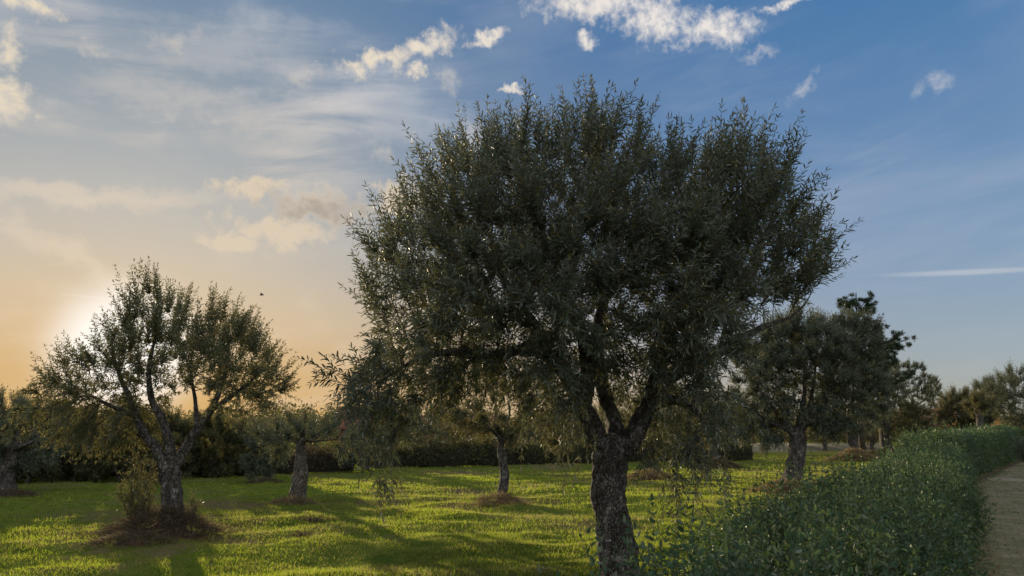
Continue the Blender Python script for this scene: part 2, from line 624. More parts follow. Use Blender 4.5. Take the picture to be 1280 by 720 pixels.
OLIVE = leaf_mat('olive_leaf', (0.068, 0.090, 0.070), (0.165, 0.185, 0.165), (0.12, 0.13, 0.05), 0.26, 0.5)
OLIVE_WARM = leaf_mat('olive_leaf_warm', (0.095, 0.103, 0.058), (0.18, 0.18, 0.125), (0.17, 0.155, 0.05), 0.33, 0.55, (0.17, 0.13, 0.04), 0.10)
OLIVE_SUN = leaf_mat('olive_leaf_backlit', (0.082, 0.098, 0.062), (0.18, 0.19, 0.145), (0.17, 0.16, 0.05), 0.34, 0.5, (0.18, 0.14, 0.04), 0.08)
SHRUB = leaf_mat('shrub_leaf', (0.060, 0.075, 0.040), (0.105, 0.12, 0.075), (0.14, 0.14, 0.04), 0.30, 0.5, (0.15, 0.09, 0.03), 0.12)
HEDGE = leaf_mat('hedge_leaf', (0.036, 0.072, 0.043), (0.095, 0.125, 0.09), (0.09, 0.16, 0.03), 0.22, 0.42, (0.16, 0.20, 0.05), 0.07, 0.8)
BROWN_HEDGE = leaf_mat('brown_hedge_leaf', (0.085, 0.060, 0.038), (0.11, 0.08, 0.05), (0.15, 0.09, 0.04), 0.2, 0.6, (0.05, 0.07, 0.03), 0.25)
NEEDLE = leaf_mat('pine_needle', (0.045, 0.072, 0.040), (0.06, 0.09, 0.055), (0.05, 0.07, 0.02), 0.12, 0.5, (0.06, 0.05, 0.02), 0.03)
STRAW = leaf_mat('dry_straw', (0.23, 0.165, 0.095), (0.27, 0.20, 0.12), (0.30, 0.23, 0.11), 0.3, 0.8, (0.15, 0.115, 0.06), 0.3)
BARK = bark_mat('olive_bark', (0.028, 0.021, 0.017), (0.18, 0.16, 0.138), (0.42, 0.41, 0.38), 11.0, 1.0)
PALE_BARK = bark_mat('pale_olive_bark', (0.035, 0.027, 0.02), (0.17, 0.145, 0.115), (0.30, 0.27, 0.235), 7.0)
TWIG = plain_mat('twig_bark', (0.05, 0.036, 0.026), (0.085, 0.065, 0.045), 12.0)
PINE_BARK = bark_mat('pine_bark', (0.02, 0.014, 0.01), (0.06, 0.038, 0.025), (0.09, 0.06, 0.04), 4.0)
CORE = plain_mat('hedge_light_block', (0.012, 0.012, 0.007), (0.022, 0.018, 0.01), 6.0)  # solid dark core added inside hedges to stop light leaking through


# ------------------------------------------------------------------ tagging
def tag(o, label=None, cat=None, group=None, kind=None):
    if label:
        o['label'] = label
    if cat:
        o['category'] = cat
    if group:
        o['group'] = group
    if kind:
        o['kind'] = kind
    return o


def thing(name, label, cat, loc, group=None):
    o = bpy.data.objects.new(name, None)
    COL.objects.link(o)
    o.location = loc
    o.empty_display_size = 0.3
    return tag(o, label, cat, group)


# ------------------------------------------------------------------ trees
def poly_points(poly, n, depth, rng, dm=0.9, cy=0.0):
    """Random points in a crown: its outline (x, z), given a round depth in y."""
    P = np.asarray(poly, float)
    A, B = P, np.roll(P, -1, 0)
    lo, hi = P.min(0), P.max(0)
    out = []
    tot = 0
    while tot < n:
        c = rng.uniform(lo, hi, (n * 3, 2))
        inside = np.zeros(len(c), bool)
        for a, b in zip(A, B):
            cond = (a[1] > c[:, 1]) != (b[1] > c[:, 1])
            xi = (b[0] - a[0]) * (c[:, 1] - a[1]) / (b[1] - a[1] + 1e-12) + a[0]
            inside ^= cond & (c[:, 0] < xi)
        c = c[inside]
        ab = B - A
        t = np.clip(((c[:, None] - A) * ab).sum(-1) / np.maximum((ab ** 2).sum(-1), 1e-9), 0, 1)
        d = np.linalg.norm(c[:, None] - (A + ab * t[..., None]), axis=-1).min(1)
        q = np.minimum(d / dm, 1)
        hd = depth * np.sqrt(1 - (1 - q) ** 2) + 0.05
        y = rng.uniform(-depth - 0.05, depth + 0.05, len(c))
        ok = np.abs(y) < hd
        pts = np.stack([c[ok, 0], y[ok] + cy, c[ok, 1]], 1)
        out.append(pts)
        tot += len(pts)
    return np.concatenate(out)[:n]


def ell_points(ells, n, rng):
    """Random points in a union of ellipsoids (cx, cy, cz, rx, ry, rz)."""
    E = np.asarray(ells, float)
    vol = E[:, 3] * E[:, 4] * E[:, 5]
    pick = rng.choice(len(E), n, p=vol / vol.sum())
    d = unit(rng.normal(size=(n, 3))) * rng.uniform(0, 1, (n, 1)) ** (1 / 2.6)
    return E[pick, :3] + d * E[pick, 3:]


def colonize(nodes, parent, grow, attr, step, infl, kill, rng, iters=160):
    """Space colonisation: nodes reach for the crown's points. nodes: list of points, grow: which may sprout."""
    N = [np.asarray(p, float) for p in nodes]
    par = list(parent)
    A = attr.copy()
    pts = np.array(N)
    gi = np.nonzero(grow)[0]
    d = np.linalg.norm(A[:, None] - pts[gi][None], axis=-1)
    near = gi[d.argmin(1)]
    nd = d.min(1)
    keep = nd > kill
    A, near, nd = A[keep], near[keep], nd[keep]
    infl_now = infl
    kids = {}
    for it in range(iters):
        if len(A) < 3:
            break
        act = nd < infl_now
        if not act.any():
            infl_now *= 1.5
            if infl_now > 12:
                break
            continue
        v = unit(A[act] - pts[near[act]])
        u, inv = np.unique(near[act], return_inverse=True)
        acc = np.zeros((len(u), 3))
        np.add.at(acc, inv, v)
        acc = unit(acc + rng.normal(size=acc.shape) * 0.25)
        new = pts[u] + acc * step
        ok = np.ones(len(u), bool)
        for j, pi in enumerate(u):
            k = kids.setdefault(int(pi), [])
            if len(k) >= 3 or any(np.dot(acc[j], q) > 0.985 for q in k):
                ok[j] = False
            else:
                k.append(acc[j])
        if not ok.any():
            A2 = ~act
            A, near, nd = A[A2], near[A2], nd[A2]
            continue
        i0 = len(pts)
        pts = np.vstack([pts, new[ok]])
        par.extend(int(q) for q in u[ok])
        stuck = np.zeros(len(A), bool)
        stuck[np.nonzero(act)[0]] = ~ok[inv]
        dn = np.linalg.norm(A[:, None] - pts[i0:][None], axis=-1)
        j = dn.argmin(1)
        dm_ = dn[np.arange(len(A)), j]
        b = dm_ < nd
        near = np.where(b, i0 + j, near)
        nd = np.where(b, dm_, nd)
        keep = (nd > kill) & ~(stuck & ~b)
        A, near, nd = A[keep], near[keep], nd[keep]
    return pts, np.array(par)


def shoots(bag, P0, D0, Ln, rng, leaf_l, leaf_w, gap, two, stem, bend, upbias=0.8, spread=(0.55, 1.0), leafmat=0, twigmat=1, droop=0.12):
    """Leafy shoots: opposite pairs of leaves up a curving stem."""
    n = len(P0)
    if n == 0:
        return
    D0 = unit(D0)
    bend = np.broadcast_to(np.asarray(bend, float), (n, 3))
    side = unit(np.cross(D0, rng.normal(size=(n, 3))))
    k = np.maximum((Ln / gap).astype(int), 3)
    idx = np.repeat(np.arange(n), k)
    pos = np.arange(k.sum()) - np.repeat(np.cumsum(k) - k, k)
    f = (pos + rng.uniform(0.3, 1.0, len(pos))) / k[idx]
    s_ = f * Ln[idx]
    pt = P0[idx] + D0[idx] * s_[:, None] + bend[idx] * (f * s_)[:, None]
    tan = unit(D0[idx] + 2 * bend[idx] * f[:, None])
    sd = side[idx]
    sd = unit(sd - tan * (sd * tan).sum(1, keepdims=True))
    th = pos * 1.57 + rng.normal(size=len(pos)) * 0.5
    sd2 = np.cross(tan, sd)
    sd = sd * np.cos(th)[:, None] + sd2 * np.sin(th)[:, None]
    for sg in (1, -1):
        sp = rng.uniform(spread[0], spread[1], (len(pos), 1))
        D = tan * (1.1 - 0.5 * sp) + sg * sd * sp + rng.normal(size=(len(pos), 3)) * 0.16
        sz = rng.uniform(0.7, 1.15, len(pos)) * (1.0 - 0.35 * f ** 3)
        leaves(bag, pt, D, leaf_l * sz, leaf_w * sz, rng, leafmat, 0.16, two, upbias, droop)
    leaves(bag, P0 + D0 * (Ln * 0.97)[:, None] + bend * Ln[:, None] * 0.97, D0 + 2 * bend, leaf_l * 0.8, leaf_w * 0.7, rng, leafmat, 0.16, two, upbias, 0)
    if stem:
        mid = P0 + D0 * (Ln * 0.5)[:, None] + bend * (0.25 * Ln)[:, None]
        end = P0 + D0 * Ln[:, None] + bend * Ln[:, None]
        w = np.full(n, stem)
        prisms(bag, P0, mid, w, w * 0.7, twigmat, 3)
        prisms(bag, mid, end, w * 0.7, w * 0.3, twigmat, 3)


def olive_tree(name, label, base, trunk, limbs, attr, p, group=None, cat='tree', mats=None, bark=None, hang=None, suckers=None):
    """trunk: [(point, radius)...]; limbs: [[(point, radius)...]...] in world metres."""
    rng = rng_of(p['seed'])
    lm = mats or OLIVE
    bk = bark or BARK
    base = np.asarray(base, float)
    root = thing(name, label, cat, base, group)
    b = Bag()
    tp = np.array([q for q, _ in trunk])
    tr = np.array([r_ for _, r_ in trunk])
    n = p.get('rings', 40)
    pp = smooth_path(tp, n)
    rr = smooth_path(np.stack([tr, tr, tr], 1), n)[:, 0]
    bark_tube(b, pp, rr, p.get('sides', 28), rng, p.get('rough', 0.10), p.get('flute', 0.09))
    b.make('trunk', [bk], root, base)
    nodes, par, grow, rad = [pp[-1]], [-1], [False], [tr[-1]]
    for lb in limbs:
        lp = np.array([q for q, _ in lb])
        lr = np.array([r_ for _, r_ in lb])
        ln = float(np.linalg.norm(np.diff(lp, axis=0), axis=1).sum())
        m_ = max(8, int(ln / 0.06))
        q = smooth_path(lp, m_)
        qr = np.maximum(smooth_path(np.stack([lr, lr, lr], 1), m_)[:, 0], 0.006)
        bb = Bag()
        bark_tube(bb, q, qr, p.get('limb_sides', 14), rng, p.get('rough', 0.10) * 0.8, p.get('flute', 0.09) * 0.7)
        bb.make('limb', [bk], root, base)
        stp = max(1, int(0.14 / 0.06))
        pi = 0
        for j in range(0, m_, stp):
            nodes.append(q[j])
            par.append(pi)
            pi = len(nodes) - 1
            grow.append(j > m_ * p.get('bare', 0.35))
            rad.append(qr[j])
    n0 = len(nodes)
    pts, par = colonize(nodes, par, np.array(grow), attr, p.get('step', 0.13), p.get('infl', 1.4), p.get('kill', 0.24), rng)
    N = len(pts)
    tip_r = p.get('tip', 0.004)
    acc = np.zeros(N)
    r_ = np.full(N, tip_r)
    for i in range(N - 1, n0 - 1, -1):
        if acc[i] > 0:
            r_[i] = max(tip_r, acc[i] ** (1 / 2.4))
        acc[par[i]] += r_[i] ** 2.4
    r_ = np.minimum(r_, p.get('rmax', 0.045))
    r_[:n0] = np.array(rad)
    cb = Bag()
    ch = np.arange(n0, N)
    pr = np.minimum(r_[par[ch]], r_[ch] * 1.5)
    prisms(cb, pts[par[ch]], pts[ch], pr, r_[ch], 1, 5 if p.get('two') else 3)
    # shoots
    haschild = np.zeros(N, bool)
    haschild[par[ch]] = True
    c0 = attr.mean(0)
    lo, hi = np.percentile(attr[:, 2], [2, 98])
    thin = ch[r_[ch] < p.get('leaf_r', 0.012)]
    want = p['shoots']
    w = np.where(haschild[thin], 1.0, 2.6)
    ext = np.abs((pts[thin] - c0) / (attr.std(0) * 2.0))
    w = w * (0.75 + np.clip((ext ** 2).sum(1), 0, 1.0))
    if p.get('front'):
        q_ = pts[thin]
        zz = (q_[:, 2] - lo) / (hi - lo)
        w = w * (1 + p['front'] * ((q_[:, 1] < c0[1]) & (zz > .22) & (zz < .66) & (np.abs(q_[:, 0] - c0[0] - .1) < 1.5)))
    src = rng.choice(thin, want, p=w / w.sum())
    seg = unit(pts[src] - pts[par[src]])
    zr = np.clip((pts[src, 2] - lo) / (hi - lo), 0, 1)
    outw = unit((pts[src] - c0) * np.array([1, 1, 0.35]))
    up = np.zeros((want, 3))
    up[:, 2] = -0.35 + 1.35 * np.clip(zr * 1.5, 0, 1)
    D = seg * 0.35 + outw * (0.55 - 0.2 * zr[:, None]) + up * p.get('up', 0.9) + rng.normal(size=(want, 3)) * (0.46 - 0.2 * zr[:, None])
    Ln = rng.uniform(0.6, 1.25, want) * p.get('shoot', 0.34) * (0.75 + 0.6 * zr)
    Ln = np.where(rng.uniform(0, 1, want) < 0.10 * (zr > .55), Ln * 1.25, Ln)
    bend = np.zeros((want, 3))
    bend[:, 2] = np.where(zr < 0.35, -0.45 * p.get('weep', 1.0), 0.12) + rng.normal(size=want) * 0.1
    shoots(cb, pts[src], D, Ln, rng, p['leaf'], p['leaf'] * p.get('slim', 0.22), p.get('gap', 0.03), p.get('two', False), p.get('stem', 0.0), bend)
    if hang:                                           # sprays that hang below the crown
        for (a, bq, k) in hang:
            a, bq = np.asarray(a), np.asarray(bq)
            f = rng.uniform(0, 1, k)[:, None]
            P0 = a + (bq - a) * f + rng.normal(size=(k, 3)) * 0.05
            Dh = unit(bq - a) + rng.normal(size=(k, 3)) * 0.5
            shoots(cb, P0, Dh, rng.uniform(0.14, 0.3, k), rng, p['leaf'], p['leaf'] * 0.24, p.get('gap', 0.03), p.get('two', False), p.get('stem', 0.0), (0, 0, -0.25))
            prisms(cb, a[None], bq[None], np.array([0.006]), np.array([0.002]), 1, 3)
    cb.make('crown', [lm, TWIG], root, base)
    if suckers:                                        # upright young shoots from the foot of the trunk
        for (x, y, h, k, sp) in suckers:
            sb = Bag()
            P0 = np.stack([x + rng.normal(size=k) * sp * 0.35, y + rng.normal(size=k) * sp * 0.35, np.full(k, base[2])], 1)
            T = P0 + np.stack([rng.normal(size=k) * sp, rng.normal(size=k) * sp, h * rng.uniform(0.55, 1.0, k)], 1)
            prisms(sb, P0, T, np.full(k, 0.008), np.full(k, 0.003), 1, 4)
            kk = 16
            f = rng.uniform(0.15, 1, (k, kk))
            Q0 = (P0[:, None] + (T - P0)[:, None] * f[..., None]).reshape(-1, 3)
            Dq = np.stack([rng.normal(size=k * kk) * 0.7, rng.normal(size=k * kk) * 0.7, np.full(k * kk, 0.9)], 1)
            shoots(sb, Q0, Dq, rng.uniform(0.1, 0.24, k * kk), rng, p['leaf'] * 0.85, p['leaf'] * 0.2, 0.035, p.get('two', False), 0.003, (0, 0, 0))
            so = sb.make('sucker_shoots', [lm, TWIG], root, base)
    return root


def px_line(pts, Y, k=1.0):
    """[(px, py, radius m, depth offset)] to limb points."""
    return [(at_depth(q[0], q[1], Y + (q[3] if len(q) > 3 else 0.0)), q[2]) for q in pts]


# ---- the big olive tree in the middle
Bm = on_ground(771, 734)
Ym = Bm[1]
outline = [(462, 570), (432, 540), (428, 500), (438, 468), (452, 440), (458, 395), (462, 350), (455, 315), (468, 280), (494, 252), (508, 225), (530, 202), (560, 184), (588, 156),
           (604, 170), (640, 152), (662, 130), (692, 150), (722, 122), (752, 128), (775, 155), (803, 172), (836, 182), (856, 160), (882, 150), (908, 152), (928, 165), (952, 196),
           (976, 232), (998, 266), (1024, 274), (1036, 310), (1050, 335), (1036, 352), (996, 374), (955, 400), (926, 428), (912, 470), (915, 520), (905, 560), (868, 585), (838, 588), (812, 560),
           (802, 520), (790, 490), (760, 470), (735, 500), (722, 545), (690, 540), (655, 510), (620, 500), (585, 492), (560, 505), (525, 525), (495, 560)]
poly = [(lambda q: (q[0], q[2]))(at_depth(a, b, Ym)) for a, b in outline]
outline_c = at_depth(755, 400, Ym)
poly = [(outline_c[0] + (a - outline_c[0]) * (0.925 if a > outline_c[0] else 0.97), outline_c[2] + (z - outline_c[2]) * (0.775 if z > outline_c[2] else 0.96)) for a, z in poly]
attr = poly_points(poly, 4300, 1.9, rng_of(11), 0.95)
attr[:, 1] += Ym
trunk = px_line([(777, 748, 0.256), (775, 720, 0.223), (773, 690, 0.206), (768, 655, 0.191), (760, 620, 0.175), (762, 590, 0.186), (766, 565, 0.186), (769, 545, 0.121)], Ym)
limbs = [
    px_line([(756, 566, .098), (742, 535, .112), (728, 505, .098), (708, 470, .085), (690, 440, .095, .1), (662, 400, .07, .25), (630, 350, .045, .4), (612, 290, .025, .45)], Ym),
    px_line([(695, 446, .085, .1), (660, 436, .065, -.1), (615, 444, .055, -.3), (570, 440, .04, -.45), (520, 450, .022, -.5), (470, 480, .012, -.5)], Ym),
    px_line([(782, 568, .098), (796, 538, .112), (812, 505, .10), (832, 475, .085), (868, 455, .09), (915, 430, .062), (955, 408, .034, .1), (985, 398, .018, .2), (1006, 380, .010, .3), (1016, 362, .004, .35)], Ym),
    px_line([(770, 566, .15, .12), (768, 530, .10, .25), (752, 480, .085, .4), (745, 430, .085, .5), (756, 370, .06, .5), (770, 300, .035, .5), (765, 230, .018, .5)], Ym),
    px_line([(745, 440, .075, .5), (700, 390, .055, .9), (650, 330, .035, 1.3), (620, 270, .02, 1.5)], Ym),
    px_line([(728, 505, .10), (735, 455, .085, -.3), (720, 400, .065, -.7), (690, 340, .045, -1.0), (670, 270, .025, -1.1)], Ym),
    px_line([(815, 500, .10), (830, 440, .085, -.3), (850, 380, .06, -.6), (880, 310, .04, -.8), (900, 240, .02, -.9)], Ym),
    px_line([(840, 470, .08), (880, 400, .06, .5), (920, 340, .04, .9), (950, 270, .02, 1.0)], Ym),
    px_line([(812, 508, .07), (845, 500, .05, -.2), (875, 520, .03, -.3), (890, 560, .014, -.3)], Ym),
]
hang = []
for (a, b_, c, d_, k) in ((452, 555, 474, 608, 6), (484, 560, 491, 618, 12), (846, 570, 850, 628, 9), (862, 575, 872, 640, 8), (838, 580, 836, 612, 5), (900, 555, 906, 602, 6),
                          (706, 530, 703, 588, 8), (728, 525, 722, 562, 6), (462, 500, 404, 456, 14), (458, 482, 434, 446, 9), (660, 505, 655, 545, 6), (808, 555, 806, 590, 5)):
    hang.append((at_depth(a, b_, Ym - 0.2), at_depth(c, d_, Ym - 0.25), k))
olive_tree('olive_tree', 'large dark olive tree with broad crown and thick gnarled trunk beside the hedge', (Bm[0], Bm[1], gz(Bm)), trunk, limbs, attr,
           dict(seed=21, shoots=7700, front=1.7, leaf=0.096, slim=0.19, gap=0.036, two=True, stem=0.0028, shoot=0.36, step=0.12, infl=1.3, kill=0.23, sides=48, rings=90, limb_sides=20, rough=0.19, flute=0.13, up=1.1, weep=.7),
           'olive trees standing on the lawn', hang=hang)

# ---- the olive tree on the left, before the sun
Bl = on_ground(213, 668)
Yl = Bl[1]
outline = [(60, 500), (78, 475), (104, 455), (128, 438), (158, 425), (180, 405), (192, 372), (212, 362), (224, 390), (240, 412), (262, 415), (274, 392), (292, 392), (300, 415), (328, 425),
           (340, 452), (355, 475), (345, 500), (318, 515), (285, 522), (262, 505), (235, 490), (205, 500), (190, 530), (160, 560), (125, 565), (95, 545), (60, 525)]
poly = [(lambda q: (q[0], q[2]))(at_depth(a, b, Yl)) for a, b in outline]
attr = poly_points(poly, 2000, 1.35, rng_of(12), 0.8)
attr[:, 1] += Yl
trunk = px_line([(212, 676, 0.258), (213, 660, 0.211), (214, 635, 0.176), (213, 605, 0.159), (212, 585, 0.163), (212, 572, 0.159)], Yl)
limbs = [
    px_line([(207, 582, 0.084), (193, 558, 0.078), (178, 538, 0.067), (165, 505, 0.049, .1), (150, 470, 0.035, .2), (140, 435, 0.021, .3), (146, 410, 0.011, .3)], Yl),
    px_line([(213, 580, 0.088), (211, 552, 0.078), (203, 525, 0.067), (190, 500, 0.053, -.1), (186, 460, 0.035, -.2), (196, 415, 0.021, -.2), (204, 375, 0.010, -.2)], Yl),
    px_line([(219, 582, 0.092), (233, 558, 0.081), (248, 535, 0.071), (262, 515, 0.060), (276, 485, 0.043, .1), (285, 445, 0.025, .1), (285, 405, 0.011, .1)], Yl),
    px_line([(262, 514, 0.049), (290, 495, 0.035, -.1), (320, 470, 0.021, -.2), (335, 445, 0.010, -.2)], Yl),
    px_line([(172, 522, 0.043), (140, 508, 0.032, -.2), (105, 490, 0.021, -.3), (80, 475, 0.010, -.3)], Yl),
    px_line([(246, 538, 0.043), (244, 500, 0.032, .3), (238, 460, 0.021, .4), (245, 425, 0.010, .4)], Yl),
]
olive_tree('olive_tree', 'olive tree on the left with three spreading limbs and the low sun behind its crown', (Bl[0], Bl[1], gz(Bl)), trunk, limbs, attr,
           dict(seed=22, shoots=2150, leaf=0.090, slim=0.24, gap=0.036, two=True, stem=0.003, shoot=0.36, step=0.13, infl=1.3, kill=0.24, sides=40, rings=60, limb_sides=16, rough=0.17, flute=0.12, up=1.1),
           'olive trees standing on the lawn', mats=OLIVE_SUN,
           suckers=[(Bl[0] - .52, Bl[1] - .1, 1.25, 16, .20), (Bl[0] + .32, Bl[1] + .1, .75, 3, .10)])


# ---- the other olive trees: foot, crown (centre and half sizes in the photograph), trunk width
def mid_tree(label, foot, lobes, tw, p, name='olive_tree', group='olive trees standing on the lawn', cat='tree', mats=None, bark=None, fork=0.5, lean=0.0, Y=None, depth=0.8, suckers=None):
    rng = rng_of(p['seed'])
    if Y is None:
        B = on_ground(*foot)
        Y = B[1]
    else:
        B = at_depth(foot[0], foot[1], Y)
    bz = gz(B)
    B = np.array([B[0], B[1], bz])
    k = Y / (FPX * cT)                                    # metres per pixel there
    ells = []
    for j, (cx, cy, rx, ry) in enumerate(lobes):
        c = at_depth(cx, cy, Y)
        ells.append((c[0], Y + rng.uniform(-.25, .25) * rx * k, c[2], rx * k * 0.9, max(rx * k * depth, 0.5), ry * k * 0.9))
    E = np.array(ells)
    cz = (E[:, 2] * E[:, 3] * E[:, 5]).sum() / (E[:, 3] * E[:, 5]).sum()
    lowest = (E[:, 2] - E[:, 5]).min()
    top = bz + max(0.5, (lowest - bz) * 1.0 + (cz - lowest) * 0.25) * (fork / 0.5)
    cxm = E[:, 0].mean()
    r0 = tw * k / 2
    tx = B[0] + lean * k
    t0 = [(B + [0, 0, -.15], r0 * 1.4), (B + [0, 0, .08], r0 * 1.12), (B + [(tx - B[0]) * .4 + rng.normal() * r0 * .35, 0, (top - bz) * .45], r0 * 0.95),
          (B + [(tx - B[0]) * .8 + rng.normal() * r0 * .35, 0, (top - bz) * .8], r0 * p.get('taper', .92)), (np.array([tx, Y, top]), r0 * p.get('taper', .85) * .8)]
    attr = ell_points(ells, p.get('attr', 700), rng)
    lb = []
    nl = p.get('limbs', 4)
    rl = r0 * min(1.0, p.get('taper', .92) * 1.05)
    for j in range(nl):
        e = E[j % len(E)]
        th = j * 2.4 + rng.uniform(0, 1)
        end = np.array([e[0] + e[3] * .55 * math.cos(th), e[1] + e[4] * .55 * math.sin(th), e[2] + e[5] * rng.uniform(.2, .6)])
        s0 = np.array([tx + math.cos(th) * r0 * .3, Y + math.sin(th) * r0 * .3, top - r0 * .8])
        mid = s0 * .5 + end * .5 + [rng.normal() * .12, rng.normal() * .12, -0.08 * (end[2] - s0[2])]
        lb.append([(s0, rl * .58), (s0 * .75 + mid * .25 + [0, 0, .05], rl * .44), (mid, rl * .24), (end, rl * .07)])
    q = dict(leaf=0.10, slim=0.26, gap=0.05, rough=.16, flute=.12, shoot=0.34, step=0.2, infl=1.6, kill=0.34, sides=20, rings=26, limb_sides=9, tip=0.006, bare=0.4, up=0.8)
    q.update(p)
    q['shoots'] = int(q['shoots'] * 2.0)
    q['attr'] = p.get('attr', 700)
    return olive_tree(name, label, B, t0, lb, attr, q, group, cat, mats, bark, suckers=suckers)


G1 = 'olive trees standing on the lawn'
mid_tree('old olive tree with stout pale bare trunk and a small sparse crown', (371, 629), [(345, 548, 38, 20), (395, 546, 46, 20), (432, 552, 26, 16), (370, 538, 26, 14)], 18,
         dict(seed=31, shoots=480, taper=.62, leaf=0.09, attr=600, limbs=4, bare=.3, sides=32, rings=40, rough=.07, flute=.05), bark=PALE_BARK, fork=0.62)
mid_tree('small bushy olive tree behind the pale bare trunk', (333, 601), [(333, 560, 28, 30), (322, 575, 16, 20)], 9, dict(seed=32, shoots=700, leaf=0.11), fork=.42)
mid_tree('round olive tree hanging down to the ground in front of the brown hedge', (458, 590), [(458, 558, 30, 26), (478, 566, 22, 22), (440, 560, 16, 18)], 8, dict(seed=33, shoots=800, leaf=0.12), fork=.4)
mid_tree('dark olive tree in front of the hedge, seen below the big crown', (527, 582), [(524, 538, 30, 30), (545, 530, 24, 22), (510, 555, 18, 20)], 10, dict(seed=34, shoots=800, leaf=0.13), fork=.6)
mid_tree('young olive tree with slim trunk and open crown, left of the big trunk', (627, 630), [(600, 510, 46, 40), (655, 505, 50, 42), (700, 525, 36, 36), (632, 480, 50, 26)], 11,
         dict(seed=35, shoots=2000, leaf=0.085, attr=1100, limbs=5, bare=.3, shoot=.32), mats=OLIVE_WARM, fork=.5,
         suckers=None)
mid_tree('olive tree half hidden behind the big trunk, in a straw mound', (816, 596), [(812, 530, 46, 36), (850, 525, 40, 36), (780, 520, 30, 30)], 15, dict(seed=36, shoots=1500, leaf=0.11, attr=800), mats=OLIVE_WARM, fork=.6)
mid_tree('olive tree whose foot shows as a brown mound right of the big trunk', (896, 583), [(888, 525, 42, 36), (925, 520, 32, 32)], 12, dict(seed=37, shoots=1300, leaf=0.13), mats=OLIVE_WARM, fork=.6)
mid_tree('full olive tree with dark twisted trunk standing behind the hedge', (987, 614),
         [(1000, 450, 70, 46), (950, 470, 44, 44), (1055, 440, 52, 44), (1040, 480, 56, 36), (940, 515, 36, 38), (985, 420, 36, 26), (1080, 425, 26, 24), (975, 500, 40, 34), (1035, 515, 44, 34), (1075, 490, 36, 40), (960, 540, 26, 20)], 20,
         dict(seed=38, shoots=5200, leaf=0.115, attr=2400, limbs=7, sides=28, rings=50, rough=.18, flute=.12, bare=.4), fork=.52, lean=14)
mid_tree('olive tree with thin leaning trunk rising from a reddish straw mound', (1074, 573), [(1070, 488, 44, 44), (1035, 510, 30, 34), (1095, 480, 32, 40), (1060, 525, 36, 22)], 11,
         dict(seed=39, shoots=2600, leaf=0.15, attr=1100), fork=.55, lean=-8)
mid_tree('olive tree with straight dark trunk, rightmost of the row behind the hedge', (1110, 567), [(1112, 488, 36, 38), (1140, 482, 30, 36), (1150, 510, 24, 32), (1092, 512, 28, 30), (1120, 525, 30, 22)], 12,
         dict(seed=40, shoots=2800, leaf=0.16, attr=1100), fork=.6)
mid_tree('grey olive tree at the left edge of the photograph, before the thicket', (8, 619), [(18, 540, 50, 38), (-40, 530, 50, 40), (55, 555, 30, 26), (10, 520, 30, 22)], 18,
         dict(seed=41, shoots=1900, leaf=0.10, attr=900, limbs=5), fork=.62)

# thicket left, beyond the lawn
G2 = 'bushy trees along the lawn\'s far left edge'
for i, (lab, foot, lobes) in enumerate((
    ('olive green bushy tree between the left edge tree and the three-limbed olive', (92, 601), [(92, 555, 34, 36), (70, 570, 24, 26), (112, 565, 22, 30)]),
    ('broad leafy bush-tree directly behind the suckers of the three-limbed olive', (150, 602), [(148, 552, 38, 40), (125, 575, 24, 24), (172, 570, 26, 28)]),
    ('dark shrubby tree behind the trunk of the three-limbed olive', (205, 599), [(205, 555, 34, 34), (225, 570, 24, 24)]),
    ('yellowish shrubby tree right of the three-limbed olive trunk', (262, 597), [(262, 555, 32, 30), (285, 565, 24, 24), (243, 570, 20, 22)]),
    ('low dark shrubby tree beside the small bushy olive', (302, 594), [(302, 556, 24, 26), (315, 570, 16, 18)]),
    ('dark bushy tree at the left edge behind the grey olive', (35, 604), [(38, 560, 34, 34), (5, 555, 40, 36), (60, 580, 22, 20)]),
)):
    lobes = lobes + [(foot[0] - 14, foot[1] - 16, 22, 15), (foot[0] + 16, foot[1] - 15, 22, 14)]
    mid_tree(lab, foot, lobes, 6, dict(seed=50 + i, shoots=1500, leaf=0.13, attr=700, limbs=4, bare=.05, weep=.4), name='bushy_tree', group=G2, mats=SHRUB if i % 2 else OLIVE_WARM, fork=.3, depth=.9)

